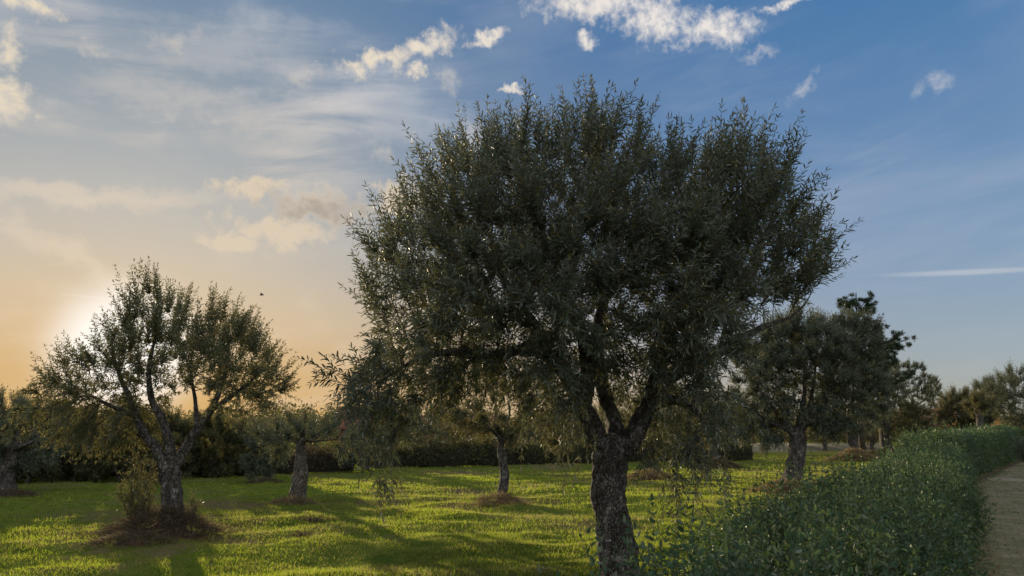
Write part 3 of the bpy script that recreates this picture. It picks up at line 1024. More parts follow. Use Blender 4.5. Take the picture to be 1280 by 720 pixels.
# trees beyond the boundary hedge
G3 = 'trees beyond the boundary hedge'
for i, (lab, px, lobes, Y, m) in enumerate((
    ('tree with thin crown beyond the boundary hedge, right of the brown house', 500, [(495, 530, 34, 26), (520, 540, 26, 20)], 60, SHRUB),
    ('dark tree beyond the hedge, behind the slim young olive', 580, [(575, 535, 36, 26), (605, 540, 30, 22)], 62, SHRUB),
    ('tree beyond the hedge, right of the slim young olive', 680, [(675, 535, 36, 26), (700, 540, 30, 20)], 64, OLIVE),
    ('tree beyond the hedge, directly behind the big trunk', 750, [(745, 532, 34, 26), (775, 538, 30, 22)], 62, SHRUB),
    ('tree beyond the hedge, behind the straw-mound olive', 850, [(845, 530, 38, 28), (820, 538, 28, 20)], 64, OLIVE),
    ('tree beyond the hedge, left of the twisted dark trunk', 930, [(930, 528, 36, 30), (905, 536, 26, 20)], 66, SHRUB),
    ('dark low tree beyond the bare earth bank, right of the twisted trunk', 1030, [(1025, 535, 32, 20), (1050, 538, 24, 16)], 75, SHRUB),
    ('dark low tree beyond the bank, between the two rear trunks', 1090, [(1088, 532, 28, 22)], 78, SHRUB),
    ('dark green bush-tree right of the olive row, before the pink roof', 1148, [(1140, 530, 24, 26), (1160, 541, 16, 12)], 62, SHRUB),
    ('low tree left of the brown house, above the brown hedge', 385, [(380, 540, 34, 20), (345, 544, 30, 18)], 62, OLIVE_WARM),
    ('tall thin tree behind the olive row, left of the pink roof', 1165, [(1168, 493, 10, 24), (1172, 512, 8, 14)], 105, SHRUB),
)):
    mid_tree(lab, (px, 560), lobes, 6, dict(seed=70 + i, shoots=800, leaf=0.17, attr=420, limbs=4, bare=.2, weep=.3, shoot=.5, gap=.07, sides=10, rings=12), name='background_tree', group=G3, mats=m, fork=.5, Y=Y, depth=.9)

G4 = 'trees beside the far end of the path'
for i, (lab, px, lobes, Y, m) in enumerate((
    ('round dark bush-tree with a tawny left side, standing over the far hedge', 1208, [(1199, 515, 22, 26), (1186, 524, 14, 18), (1208, 524, 10, 16)], 58, OLIVE_WARM),
    ('tall dark tree at the right edge of the photograph, above the far hedge', 1272, [(1262, 500, 34, 30), (1285, 490, 34, 34), (1248, 498, 18, 16), (1300, 520, 30, 24)], 52, OLIVE),
    ('feathery topped tree behind the ochre shed, left of the right-edge tree', 1240, [(1237, 497, 17, 24), (1225, 512, 16, 20)], 66, OLIVE),
    ('tawny shrub hanging in front of the ochre shed wall', 1228, [(1227, 507, 15, 9)], 50, OLIVE_WARM),
)):
    mid_tree(lab, (px, 560), lobes, 8, dict(seed=90 + i, shoots=(420 if i == 3 else 1500), leaf=0.15, attr=500, limbs=4, bare=.2, weep=.4, shoot=.5, gap=.06, sides=10, rings=12), name='path_side_tree', group=G4, mats=m, fork=.5, Y=Y, depth=.9)


# ---- the pine
def pine():
    rng = rng_of(5)
    Y = 46.0
    B = at_depth(1078, 560, Y)
    B[2] = gz(B)
    root = thing('pine_tree', 'tall dark pine with tufted branches rising behind the olive row', 'tree', B)
    top = at_depth(1070, 366, Y)
    b = Bag()
    pp = smooth_path([B + [0, 0, -.2], B + [0.1, 0, 4.0], top], 40)
    bark_tube(b, pp, np.linspace(.24, .03, 40), 16, rng, .08, .04)
    b.make('trunk', [PINE_BARK], root, B)
    cb = Bag()
    ends = [(1064, 372), (1085, 372), (1050, 380), (1090, 385), (1072, 390), (1045, 398), (1060, 400), (1088, 402), (1102, 410), (1040, 412), (1118, 428), (1134, 424), (1125, 420), (1128, 432), (1108, 436), (1095, 428),
            (1035, 420), (1110, 444), (1090, 450), (1100, 462), (1122, 452), (1055, 430), (1075, 420), (1080, 440), (1030, 450), (1060, 460), (1135, 470)]
    for (px, py) in ends:
        dy = rng.uniform(-1.6, 1.6)
        e = at_depth(px, py, Y + dy)
        a = pp[np.argmin(np.abs(pp[:, 2] - (e[2] - 0.5 - abs(px - 1075) * .012)))]
        mid = a * .5 + e * .5 + [0, 0, -.12]
        q = smooth_path([a, mid, e], 10)
        prisms(cb, q[:-1], q[1:], np.linspace(.05, .02, 9), np.linspace(.045, .015, 9), 1, 5)
        nt = 15
        c = q[rng.integers(5, 10, nt)] + rng.normal(size=(nt, 3)) * [.24, .24, .16]
        prisms(cb, np.repeat(q[7][None], nt, 0), c, np.full(nt, .012), np.full(nt, .008), 1, 3)
        kn = 110
        D = rng.normal(size=(nt * kn, 3)) * [1, 1, .8] + [0, 0, .55]
        leaves(cb, np.repeat(c, kn, 0) + rng.normal(size=(nt * kn, 3)) * .05, D, rng.uniform(.14, .28, nt * kn), .028, rng, 0, upbias=.2, droop=0)
    cb.make('crown', [NEEDLE, PINE_BARK], root, B)


pine()


# ------------------------------------------------------------------ ground
def ground_mat():
    m, t, out = material('lawn_ground')
    g = t.n('ShaderNodeNewGeometry').outputs['Position']
    big = t.noise(g, 0.22, 4, 0.6)
    fine = t.noise(g, 3.2, 5, 0.7)
    c = t.mix(t.sstep(fine, .35, .65), (0.060, 0.085, 0.014), (0.110, 0.130, 0.024))
    c = t.mix(t.sstep(t.m('ADD', big, t.m('MULTIPLY', fine, .25)), .62, .74), c, (0.120, 0.092, 0.050))
    p = principled(t, c, 1.0, 0.0)
    b = t.n('ShaderNodeBump')
    b.inputs['Strength'].default_value = 0.8
    b.inputs['Distance'].default_value = 0.05
    t.link(fine, b.inputs['Height'])
    t.link(b.outputs[0], p.inputs['Normal'])
    t.link(p.outputs[0], out.inputs[0])
    return m


def make_ground():
    n = 420
    u = np.linspace(-1, 1, n)
    w = np.sinh(u * 7.2) / np.sinh(7.2)
    X, Yg = np.meshgrid(w * 6000, w * 6000 + 10)
    Z = height(X, Yg)
    V = np.stack([X.ravel(), Yg.ravel(), Z.ravel()], 1)
    i = np.arange(n - 1)
    I, J = np.meshgrid(i, i)
    a = (J * n + I).ravel()
    Q = np.stack([a, a + 1, a + n + 1, a + n], 1)
    o = quads('lawn_ground', V, Q, [ground_mat()], smooth=True)
    tag(o, 'bumpy green lawn running to the far hedge', 'lawn', kind='structure')


make_ground()


def grass_mat():
    m, t, out = material('grass_blade')
    g = t.n('ShaderNodeNewGeometry')
    rnd = g.outputs['Random Per Island']
    pos = g.outputs['Position']
    big = t.noise(pos, 0.20, 4, 0.6, 0.4)
    med = t.noise(pos, 1.1, 3, 0.6)
    dry = t.sstep(t.m('ADD', t.m('MULTIPLY', big, .8), t.m('ADD', t.m('MULTIPLY', med, .35), t.m('MULTIPLY', rnd, .24))), .64, .82)
    c = t.mix(rnd, (0.060, 0.115, 0.008), (0.120, 0.175, 0.012))
    c = t.mix(t.sstep(med, .35, .65), c, (0.135, 0.160, 0.010))
    c = t.mix(t.m('MULTIPLY', dry, .75), c, (0.19, 0.150, 0.075))
    p = principled(t, c, 0.6, 0.2)
    tr = t.n('ShaderNodeBsdfTranslucent')
    tcol = t.mix(t.m('MULTIPLY', dry, .8), t.mix(rnd, (0.28, 0.40, 0.026), (0.49, 0.52, 0.055)), (0.33, 0.26, 0.12))
    t.link(tcol, tr.inputs['Color'])
    mx = t.n('ShaderNodeMixShader')
    mx.inputs[0].default_value = 0.55
    t.link(p.outputs[0], mx.inputs[1])
    t.link(tr.outputs[0], mx.inputs[2])
    t.link(mx.outputs[0], out.inputs[0])
    return m


def make_grass():
    rng = rng_of(3)
    bag = Bag()
    for (d0, d1, n, L, W) in ((6.5, 12, 130000, .056, .007), (12, 20, 130000, .065, .011), (20, 34, 110000, .085, .02), (34, 62, 70000, .10, .045)):
        az = rng.uniform(R(-43), R(41), n)
        d = np.sqrt(rng.uniform(d0 ** 2, d1 ** 2, n))
        x, y = d * np.sin(az), d * np.cos(az)
        o = path_off(x, y)
        dens = fbm(x * 1.6, y * 1.6, 3)
        bare = fbm(x * .33 + 60, y * .33, 4)
        ok = (o < -0.25) & (rng.uniform(0, 1, n) > np.clip((bare - .22) * 4, 0, .8)) & (rng.uniform(-0.9, 0.5, n) < dens + 0.35)
        x, y, d, dens = x[ok], y[ok], d[ok], dens[ok]
        k = len(x)
        P = np.stack([x, y, height(x, y) - 0.005], 1)
        D = np.stack([rng.normal(size=k) * .55, rng.normal(size=k) * .55, np.ones(k)], 1)
        tall = np.clip(1 + 0.9 * fbm(x * .9 + 30, y * .9, 2), .45, 2.0)
        Lk = L * tall * rng.uniform(.5, 1.25, k)
        th = rng.uniform(0, math.pi, k)
        sd = np.stack([np.cos(th), np.sin(th), np.zeros(k)], 1) * (W * rng.uniform(.7, 1.3, k) / 2)[:, None]
        D = unit(D)
        tip = P + D * Lk[:, None] + np.stack([rng.normal(size=k), rng.normal(size=k), -np.abs(rng.normal(size=k)) * .6], 1) * (Lk * .25)[:, None]
        V = np.stack([P - sd, P + sd, tip + sd * .25, tip - sd * .25], 1).reshape(-1, 3)
        bag.add(V, np.arange(k)[:, None] * 4 + np.array([[0, 1, 2, 3]]), 0)
    o = bag.make('grass', [grass_mat()])
    tag(o, 'tufty backlit grass covering the lawn', 'grass', kind='stuff')


make_grass()


# ------------------------------------------------------------------ path
def sweep_sheet(name, s, o0, o1, z, mat, label, cat, nx=6, wav=0.0):
    off = np.linspace(0, 1, nx)
    rows = []
    for k, sv in enumerate(s):
        w0 = o0 + wav * float(fbm(np.array([sv * 1.3]), np.array([3.0]), 3)[0])
        w1 = o1 + wav * float(fbm(np.array([sv * 1.3]), np.array([33.0]), 3)[0])
        q = path_point(np.full(nx, sv), w0 + (w1 - w0) * off)
        zz = z + height(q[:, 0], q[:, 1])
        rows.append(np.column_stack([q, zz]))
    V = np.concatenate(rows)
    a = (np.arange(len(s) - 1)[:, None] * nx + np.arange(nx - 1)[None]).ravel()
    Q = np.stack([a, a + 1, a + nx + 1, a + nx], 1)
    ob = quads(name, V, Q, [mat], smooth=True)
    return tag(ob, label, cat, kind='structure')


def path_mat():
    m, t, out = material('sett_paving')
    g = t.n('ShaderNodeNewGeometry').outputs['Position']
    wob = t.n('ShaderNodeVectorMath', operation='MULTIPLY_ADD')
    t.link(t.noise(g, 2.5, 3, out=1), wob.inputs[0])
    wob.inputs[1].default_value = (.16, .16, 0)
    t.link(g, wob.inputs[2])
    mp = t.n('ShaderNodeMapping')
    t.link(wob.outputs[0], mp.inputs['Vector'])
    mp.inputs['Rotation'].default_value = (0, 0, math.atan2(PD[0], PD[1]))
    br = t.n('ShaderNodeTexBrick')
    t.link(mp.outputs[0], br.inputs['Vector'])
    br.inputs['Scale'].default_value = 1.0
    br.inputs['Brick Width'].default_value = 0.23
    br.inputs['Row Height'].default_value = 0.115
    br.inputs['Mortar Size'].default_value = 0.012
    br.inputs['Mortar Smooth'].default_value = 0.4
    br.inputs['Color1'].default_value = (0.185, 0.145, 0.088, 1)
    br.inputs['Color2'].default_value = (0.225, 0.18, 0.11, 1)
    br.inputs['Mortar'].default_value = (0.09, 0.08, 0.035, 1)
    n = t.noise(g, 1.5, 5, 0.65)
    f = t.noise(g, 14, 4, 0.7)
    c = t.mix(t.m('MULTIPLY', t.sstep(n, .36, .60), .78), br.outputs[0], (0.092, 0.096, 0.030))
    c = t.mix(t.m('MULTIPLY', t.sstep(f, .45, .7), .4), c, (0.06, 0.045, 0.03))
    p = principled(t, c, 0.9, 0.2)
    b = t.n('ShaderNodeBump')
    b.inputs['Strength'].default_value = 0.6
    b.inputs['Distance'].default_value = 0.015
    t.link(t.m('ADD', t.m('SUBTRACT', 1.0, br.outputs['Fac']), t.m('MULTIPLY', f, .5)), b.inputs['Height'])
    t.link(b.outputs[0], p.inputs['Normal'])
    t.link(p.outputs[0], out.inputs[0])
    return m


SOIL = plain_mat('leafy_soil', (0.035, 0.024, 0.015), (0.085, 0.05, 0.028), 9.0, 0.95, 0.6)
SUN_STRIP = plain_mat('painted_sun_strip', (0.17, 0.145, 0.09), (0.23, 0.195, 0.125), 5.0, 0.9, 0.3)  # sunlight falling across the path, put into a pale colour
sv = np.concatenate([np.arange(-6, 40, .25), np.arange(40, 90, 1.0)])
sweep_sheet('soil_strip', sv, -1.9, 0.06, 0.006, SOIL, 'brown soil with dead leaves along the hedge foot', 'soil', 8, .05)
sweep_sheet('path', sv, 0.0, 2.3, 0.012, path_mat(), 'mossy brick path beside the hedge', 'path', 10, .04)
sweep_sheet('path_sun_strip', np.arange(31.0, 33.4, .2), 0.0, 2.3, 0.017, SUN_STRIP, 'strip of sunlight painted across the path', 'painted light', 6, 0)


# ------------------------------------------------------------------ hedges
def hedge(name, label, spine, width, h, seed, dens, leaf, mats, group=None, shoot=.22, stick=0.04, slim=.46, two=None, wob=.12, cat='hedge', near_two=7.0, step=.5):
    """spine: function s -> (x, y) of its middle; a loose clipped hedge: an added dark core that blocks light, and leafy shoots over it."""
    rng = rng_of(seed)
    S0 = spine(np.arange(0, spine.length + 1e-6, step))
    s_all = np.arange(len(S0)) * step
    ww = np.array([width(q) if callable(width) else width for q in s_all])
    T = unit(np.gradient(S0, axis=0))
    Nr = np.stack([T[:, 1], -T[:, 0]], 1)
    hh = np.array([h(q) if callable(h) else h for q in s_all])
    root = thing(name, label, cat, (S0[0, 0], S0[0, 1], 0.0), group)
    base = np.array([S0[0, 0], S0[0, 1], 0.0])
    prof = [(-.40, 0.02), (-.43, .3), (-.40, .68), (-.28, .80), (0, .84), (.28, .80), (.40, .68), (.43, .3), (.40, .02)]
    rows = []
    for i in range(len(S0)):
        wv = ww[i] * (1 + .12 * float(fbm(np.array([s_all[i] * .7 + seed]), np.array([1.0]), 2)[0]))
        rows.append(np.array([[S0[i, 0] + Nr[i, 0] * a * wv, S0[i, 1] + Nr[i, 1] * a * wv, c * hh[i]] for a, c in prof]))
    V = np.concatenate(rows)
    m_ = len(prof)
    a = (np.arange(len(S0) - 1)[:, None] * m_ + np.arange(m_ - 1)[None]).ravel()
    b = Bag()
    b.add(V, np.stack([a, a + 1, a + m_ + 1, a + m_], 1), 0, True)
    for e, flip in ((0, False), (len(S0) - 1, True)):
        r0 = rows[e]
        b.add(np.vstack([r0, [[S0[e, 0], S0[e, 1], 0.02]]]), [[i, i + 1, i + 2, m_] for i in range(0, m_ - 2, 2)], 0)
    b.make('inner_light_block', [CORE], root, base)
    lb = Bag()
    for (lo, hi, dn, lf, tw) in dens:
        i0, i1 = np.searchsorted(s_all, lo), min(np.searchsorted(s_all, hi), len(S0) - 1)
        if i1 <= i0:
            continue
        n = int(dn * (min(hi, s_all[-1]) - lo))
        sf = rng.uniform(i0, i1, n)
        ii = np.minimum(sf.astype(int), len(S0) - 2)
        fr = (sf - ii)[:, None]
        C = S0[ii] * (1 - fr) + S0[ii + 1] * fr
        Nn = unit(Nr[ii] * (1 - fr) + Nr[ii + 1] * fr)
        H = hh[ii] * (1 - fr[:, 0]) + hh[ii + 1] * fr[:, 0]
        Wd = (ww[ii] * (1 - fr[:, 0]) + ww[ii + 1] * fr[:, 0]) * (1 + .9 * wob * fbm(s_all[ii] * .8 + fr[:, 0] * step * .8 + seed, np.full(n, 2.5), 3))
        # place round the section: left face, top, right face
        per = rng.uniform(0, 1, n)
        fl = .30
        a_ = np.where(per < fl, -.5, np.where(per > 1 - fl, .5, (per - fl) / (1 - 2 * fl) - .5))
        c_ = np.where(per < fl, per / fl, np.where(per > 1 - fl, (1 - per) / fl, 1.0))
        c_ = np.where(np.abs(a_) >= .499, .04 + .90 * c_, 1.0 - .12 * (np.abs(a_) * 2) ** 3)
        dep = rng.uniform(0, 1, n) ** 1.4 * .27
        bump = wob * fbm(s_all[ii] * 1.1 + fr[:, 0] * step * 1.1 + seed * 3, per * 4.0, 3)
        out_n = np.stack([Nn[:, 0] * np.sign(a_) * (np.abs(a_) > .42), Nn[:, 1] * np.sign(a_) * (np.abs(a_) > .42), 1.0 * (np.abs(a_) < .48)], 1)
        out_n = unit(out_n + 1e-6)
        P = np.stack([C[:, 0] + Nn[:, 0] * a_ * Wd, C[:, 1] + Nn[:, 1] * a_ * Wd, c_ * H], 1)
        P = P + out_n * (bump - dep - .07)[:, None]
        P[:, 2] = np.maximum(P[:, 2], .03)
        D = out_n * .55 + np.array([0, 0, .65]) + rng.normal(size=(n, 3)) * .55
        Ln = shoot * rng.uniform(.5, 1.2, n)
        st = rng.uniform(0, 1, n) < stick
        Ln = np.where(st & (np.abs(a_) < .48), Ln * 1.9, Ln)
        D = np.where((st & (np.abs(a_) < .48))[:, None], D * .35 + np.array([0, 0, .9]), D)
        shoots(lb, P, D, Ln, rng, lf, lf * slim, lf * .62, tw, .0022 if tw else 0.0, (0, 0, .1), upbias=.9, spread=(.6, 1.1))
    lb.make('foliage', [mats, TWIG], root, base)
    return root


def spine_path(s0, s1, off):
    def f(s):
        return path_point(s0 + s, np.array([off(q) for q in s0 + s]) if callable(off) else np.full(len(s), off))
    f.length = s1 - s0
    return f


def spine_line(a, b):
    a, b = np.asarray(a[:2], float), np.asarray(b[:2], float)

    def f(s):
        return a[None] + (b - a)[None] / np.linalg.norm(b - a) * s[:, None]
    f.length = float(np.linalg.norm(b - a))
    return f


def HW(q):
    return 1.12 + .38 * min(1.0, max(0.0, (q - 2.2) / 2.6))


hedge('hedge', 'loose green hedge along the brick path, filling the lower right foreground', spine_path(1.5, 27.0, lambda s: -(.5 * HW(s - 1.5) + .14)), HW,
      lambda q: .70 + .06 * min(1, max(0, (q - 2) / 4)) + .004 * q + .022 * max(q - 13, 0), 3,
      [(0, 7.0, 1350, .054, True), (7.0, 14, 850, .062, True), (14, 26, 620, .08, False)], .04, HEDGE, shoot=.26, stick=.20, wob=.36)
hedge('hedge', 'taller dark hedge at the bend, along the far end of the path', spine_path(27.4, 66.0, -1.1), 1.7, lambda q: 1.5 + .016 * q + .25 * float(fbm(np.array([q * .4]), np.array([6.0]), 2)[0]), 4,
      [(0, 40, 420, .12, False)], .1, HEDGE, shoot=.28, stick=.03)

GB = 'hedges along the far edge of the lawn'
hedge('hedge', 'dull reddish brown hedge along the lawn behind the pale bare trunk', spine_line(on_ground(215, 594), on_ground(446, 589)), 1.0, lambda q: 1.0 + .3 * float(fbm(np.array([q * .3]), np.array([9.0]), 3)[0]), 5,
      [(0, 60, 280, .10, False)], .1, BROWN_HEDGE, GB, shoot=.32, stick=.10, wob=.3)
hedge('hedge', 'dark overgrown hedge under the bushy trees along the left edge of the lawn', spine_line(on_ground(-70, 601), on_ground(212, 595.5)), 1.3, 1.5, 7,
      [(0, 60, 260, .12, False)], .13, SHRUB, GB, shoot=.3, stick=.06, wob=.3)
hedge('hedge', 'dark clipped boundary hedge along the lawn behind the big trunk', spine_line(on_ground(452, 585), on_ground(940, 575)), 1.1, lambda q: 1.15 + .35 * float(fbm(np.array([q * .22]), np.array([4.0]), 3)[0]), 6,
      [(0, 60, 300, .13, False)], .13, SHRUB, GB, shoot=.36, stick=.10, wob=.34)


def litter():
    rng = rng_of(44)
    n = 5200
    sv_ = rng.uniform(2, 32, n)
    ov = np.where(rng.uniform(0, 1, n) < .65, rng.normal(0.0, .16, n), rng.uniform(0, 2.2, n))
    q = path_point(sv_, ov)
    P = np.column_stack([q, np.full(n, .022)])
    b = Bag()
    leaves(b, P, np.stack([rng.normal(size=n), rng.normal(size=n), rng.normal(size=n) * .15 + .06], 1), rng.uniform(.03, .065, n), .022, rng, 0, upbias=2.5, droop=0)
    tag(b.make('dead_leaves', [leaf_mat('dead_leaf', (0.13, 0.075, 0.035), (0.15, 0.10, 0.05), (0.15, 0.08, 0.03), .15, .8, (0.2, .14, .06), .2)]), 'dead brown leaves lying along the path edge', 'leaf litter', kind='stuff')
    b = Bag()
    n = 420
    sv_ = rng.uniform(3, 40, n)
    q = path_point(sv_, np.where(rng.uniform(0, 1, n) < .7, np.abs(rng.normal(0.05, .12, n)), rng.uniform(0, 2.2, n)))
    k = 16
    P = np.repeat(np.column_stack([q, np.full(n, .014)]), k, 0) + rng.normal(size=(n * k, 3)) * [.035, .035, 0]
    leaves(b, P, rng.normal(size=(n * k, 3)) * [.7, .7, .2] + [0, 0, .8], rng.uniform(.03, .08, n * k), .007, rng, 0)
    tag(b.make('path_grass', [HEDGE]), 'small tufts of grass growing between the path stones', 'grass', kind='stuff')


litter()

# ------------------------------------------------------------------ straw and weed mounds at the feet of trees
def mound(label, c, rx, ry, h, n, L, seed, mat=STRAW, W=.012, name='dry_grass_mound', group='dry mounds round tree feet', cat='dry grass', lean=1.0):
    rng = rng_of(seed)
    c = np.array([c[0], c[1], gz(c)])
    root = thing(name, label, cat, c, group)
    b = Bag()
    nr, ns = 9, 28
    th = np.arange(ns) * 2 * math.pi / ns
    rows = []
    for i in range(nr):
        q = 1 - i / (nr - 1)
        rr = q * (1 + .18 * fbm(np.cos(th) * 1.5 + seed, np.sin(th) * 1.5, 2))
        zz = h * .5 * (1 - q ** 1.3) + .04 * fbm(np.cos(th) * 3 * q + seed, np.sin(th) * 3 * q, 2) - .03 * (i == 0)
        rr = rr * .66
        rows.append(np.stack([c[0] + np.cos(th) * rr * rx, c[1] + np.sin(th) * rr * ry, c[2] + zz], 1))
    V = np.concatenate(rows)
    k = np.arange(ns)
    q4 = np.stack([k, (k + 1) % ns, (k + 1) % ns + ns, k + ns], 1)
    b.add(V, (np.arange(nr - 1)[:, None, None] * ns + q4[None]).reshape(-1, 4), 0, True)
    b.make('soil', [SOIL], root, c)
    sb = Bag()
    a = rng.uniform(0, 2 * math.pi, n)
    r_ = np.sqrt(rng.uniform(0, 1, n)) * (1 + .45 * fbm(np.cos(a) * 2.2 + seed, np.sin(a) * 2.2, 3)) * np.where(rng.uniform(0, 1, n) < .12, 1.35, 1.0)
    P = np.stack([c[0] + r_ * np.cos(a) * rx, c[1] + r_ * np.sin(a) * ry, c[2] + np.maximum(h * .8 * (1 - r_ ** 1.4), .01)], 1)
    D = np.stack([np.cos(a) * r_ * lean + rng.normal(size=n) * .5, np.sin(a) * r_ * lean + rng.normal(size=n) * .5, rng.uniform(.3, 1.1, n)], 1)
    lump = np.clip(.9 + 1.1 * fbm(P[:, 0] * 4 / max(rx, .5) + seed, P[:, 1] * 4 / max(ry, .5), 2), .35, 2.0)
    leaves(sb, P, D, L * lump * rng.uniform(.5, 1.3, n), W, rng, 0, upbias=.3, droop=.35)
    sb.make('straw', [mat], root, c)
    return root


WEED = leaf_mat('dry_weed', (0.11, 0.085, 0.06), (0.14, 0.11, 0.08), (0.16, 0.12, 0.07), .3, .8, (0.05, .03, .02), .3)
mound('heap of dark brown dry weeds round the foot of the three-limbed olive', Bl + [.0, -.25, 0], 0.86, .45, .42, 3800, .28, 201, WEED, .010)
mound('low tail of dry brown weeds left of the three-limbed olive', on_ground(165, 684), .52, .22, .16, 900, .20, 202, WEED, .010)
mound('straw mound round the stout pale bare trunk', on_ground(366, 631), .55, .4, .20, 1200, .16, 203)
mound('tawny straw mound round the slim young trunk', on_ground(624, 632), .55, .45, .30, 1800, .22, 204)
mound('straw mound at the half hidden trunk behind the big tree', on_ground(812, 599), .9, .6, .42, 2000, .28, 205, W=.02)
mound('dark brown mound beyond the big tree\'s hanging sprays', on_ground(896, 585), 1.2, .7, .5, 1800, .3, 206, WEED, .03)
mound('reddish straw mound at the twisted dark trunk, at the hedge\'s edge', on_ground(984, 616), .95, .7, .46, 2400, .28, 207, W=.018)
mound('pinkish straw mound below the thin leaning trunk', on_ground(1068, 577), 1.5, .9, .85, 2600, .4, 208, W=.035)
mound('grey brown mound below the rightmost trunk of the row', on_ground(1108, 570), 1.5, 1.0, .6, 2000, .35, 209, WEED, .04)
mound('brown mound at the foot of the grey olive on the left edge', on_ground(6, 622), .9, .5, .25, 1300, .2, 210, WEED, .016)
mound('little dark mound at the foot of the small bushy olive', on_ground(333, 603), .7, .4, .2, 800, .18, 211, WEED, .02)


mound('small dark tuft of dead weeds on the lawn below the pale bare trunk', on_ground(377, 671), .16, .12, .07, 220, .12, 221, WEED, .008, 'weed_tuft', 'dead weed tufts on the lawn', 'weed')
mound('low brown patch of dead weeds on the lawn right of the pale bare trunk', on_ground(395, 652), .35, .16, .06, 320, .11, 222, WEED, .008, 'weed_tuft', 'dead weed tufts on the lawn', 'weed')


# ------------------------------------------------------------------ bank, houses, hills, far wood
def bank():
    a, b = on_ground(900, 566), on_ground(1150, 563)
    n, m_ = 60, 12
    rng = rng_of(77)
    V = []
    for i in range(n):
        q = a + (b - a) * i / (n - 1)
        for j in range(m_):
            f = j / (m_ - 1)
            z = 0.85 * math.sin(min(f * 2.2, 1.0) * math.pi / 2) * (1 if f < .75 else (1 - f) / .25) * (.85 + .3 * float(fbm(np.array([i * .2]), np.array([0.3]), 2)[0])) * min(1, i / 5, (n - 1 - i) / 5)
            V.append([q[0], q[1] + f * 14, z - .02 + .06 * float(fbm(np.array([i * .9]), np.array([j * .9]), 2)[0])])
    k = (np.arange(n - 1)[:, None] * m_ + np.arange(m_ - 1)[None]).ravel()
    o = quads('earth_bank', V, np.stack([k, k + m_, k + m_ + 1, k + 1], 1), [plain_mat('bare_earth', (0.13, 0.115, 0.06), (0.21, 0.175, 0.10), 1.5, .95, .4)], smooth=True)
    tag(o, 'pale bare earth bank beyond the lawn', 'bank', kind='structure')


bank()


def roof_tile_mat(name, a, b):
    m, t, out = material(name)
    tc = t.n('ShaderNodeTexCoord').outputs['Object']
    w = t.n('ShaderNodeTexWave', bands_direction='X')
    t.link(tc, w.inputs['Vector'])
    w.inputs['Scale'].default_value = 1.6
    n = t.noise(tc, 2.0, 5)
    c = t.mix(n, a, b)
    c = t.mix(t.m('MULTIPLY', w.outputs[1], .35), c, (0.05, 0.025, 0.02))
    p = principled(t, c, .85, .2)
    bm_ = t.n('ShaderNodeBump')
    bm_.inputs['Distance'].default_value = .05
    t.link(w.outputs[1], bm_.inputs['Height'])
    t.link(bm_.outputs[0], p.inputs['Normal'])
    t.link(p.outputs[0], out.inputs[0])
    return m


TILE = roof_tile_mat('roof_tiles', (0.16, 0.055, 0.035), (0.24, 0.095, 0.06))
PINK_TILE = roof_tile_mat('pink_roof_tiles', (0.30, 0.10, 0.085), (0.38, 0.14, 0.11))
RENDER_WALL = plain_mat('house_wall', (0.20, 0.085, 0.045), (0.26, 0.12, 0.07), 1.2)
OCHRE = plain_mat('ochre_wall', (0.42, 0.22, 0.06), (0.52, 0.29, 0.09), 1.5)
DARKWOOD = plain_mat('dark_timber', (0.03, 0.022, 0.016), (0.06, 0.045, 0.03), 5.0)
GLASS = plain_mat('dark_window_glass', (0.02, 0.022, 0.025), (0.03, 0.03, 0.035), 1.0, .15, 0)
WHITE = plain_mat('frame_paint', (0.5, 0.48, 0.44), (0.6, 0.58, 0.54), 3.0)


def house(label, at, w, d, hw, hr, rot, wall, tiles, name='house', chimney=True):
    root = thing(name, label, 'house', at, None)
    root.rotation_euler = (0, 0, rot)
    b = Bag()
    b.box((-w / 2, -d / 2, 0), (w / 2, d / 2, hw))
    for sx in (-1, 1):
        x0, x1 = sx * w / 2 - .1, sx * w / 2 + .1
        V = [[x0, -d / 2 + .01, hw], [x1, -d / 2 + .01, hw], [x1, 0, hw + hr - .02], [x0, 0, hw + hr - .02], [x0, d / 2 - .01, hw], [x1, d / 2 - .01, hw]]
        b.add(V, [[0, 1, 2, 3], [3, 2, 5, 4], [0, 3, 4, 4], [1, 5, 2, 2]])
    b.make('wall', [wall], root)
    rb = Bag()
    o, th = .45, .14
    for sy in (-1, 1):
        V = [[-w / 2 - o, sy * (d / 2 + o), hw - o * hr / (d / 2)], [w / 2 + o, sy * (d / 2 + o), hw - o * hr / (d / 2)], [w / 2 + o, 0, hw + hr], [-w / 2 - o, 0, hw + hr]]
        V = V + [[q[0], q[1], q[2] + th] for q in V]
        rb.add(V, [[0, 1, 2, 3], [4, 5, 6, 7], [0, 1, 5, 4], [1, 2, 6, 5], [3, 0, 4, 7]])
    ro = rb.make('roof', [tiles], root)
    if chimney:
        cb = Bag()
        cb.box((w * .2, -.3, hw + hr * .6), (w * .2 + .6, .3, hw + hr + .9))
        cb.box((w * .2 - .06, -.36, hw + hr + .9), (w * .2 + .66, .36, hw + hr + 1.0))
        cb.make('chimney', [wall], ro)
    for k in (-1, 1):
        f = Bag()
        x = k * w * .25
        y = -d / 2 - .04
        for lo, hi in (((x - .6, y, 1.0), (x - .5, y + .06, 2.2)), ((x + .5, y, 1.0), (x + .6, y + .06, 2.2)), ((x - .5, y, 2.1), (x + .5, y + .06, 2.2)), ((x - .5, y, 1.0), (x + .5, y + .06, 1.1))):
            f.box(lo, hi)
        fo = f.make('window', [WHITE], root)
        g = Bag()
        g.box((x - .5, y + .015, 1.1), (x + .5, y + .035, 2.1))
        g.make('pane', [GLASS], fo)
    return root


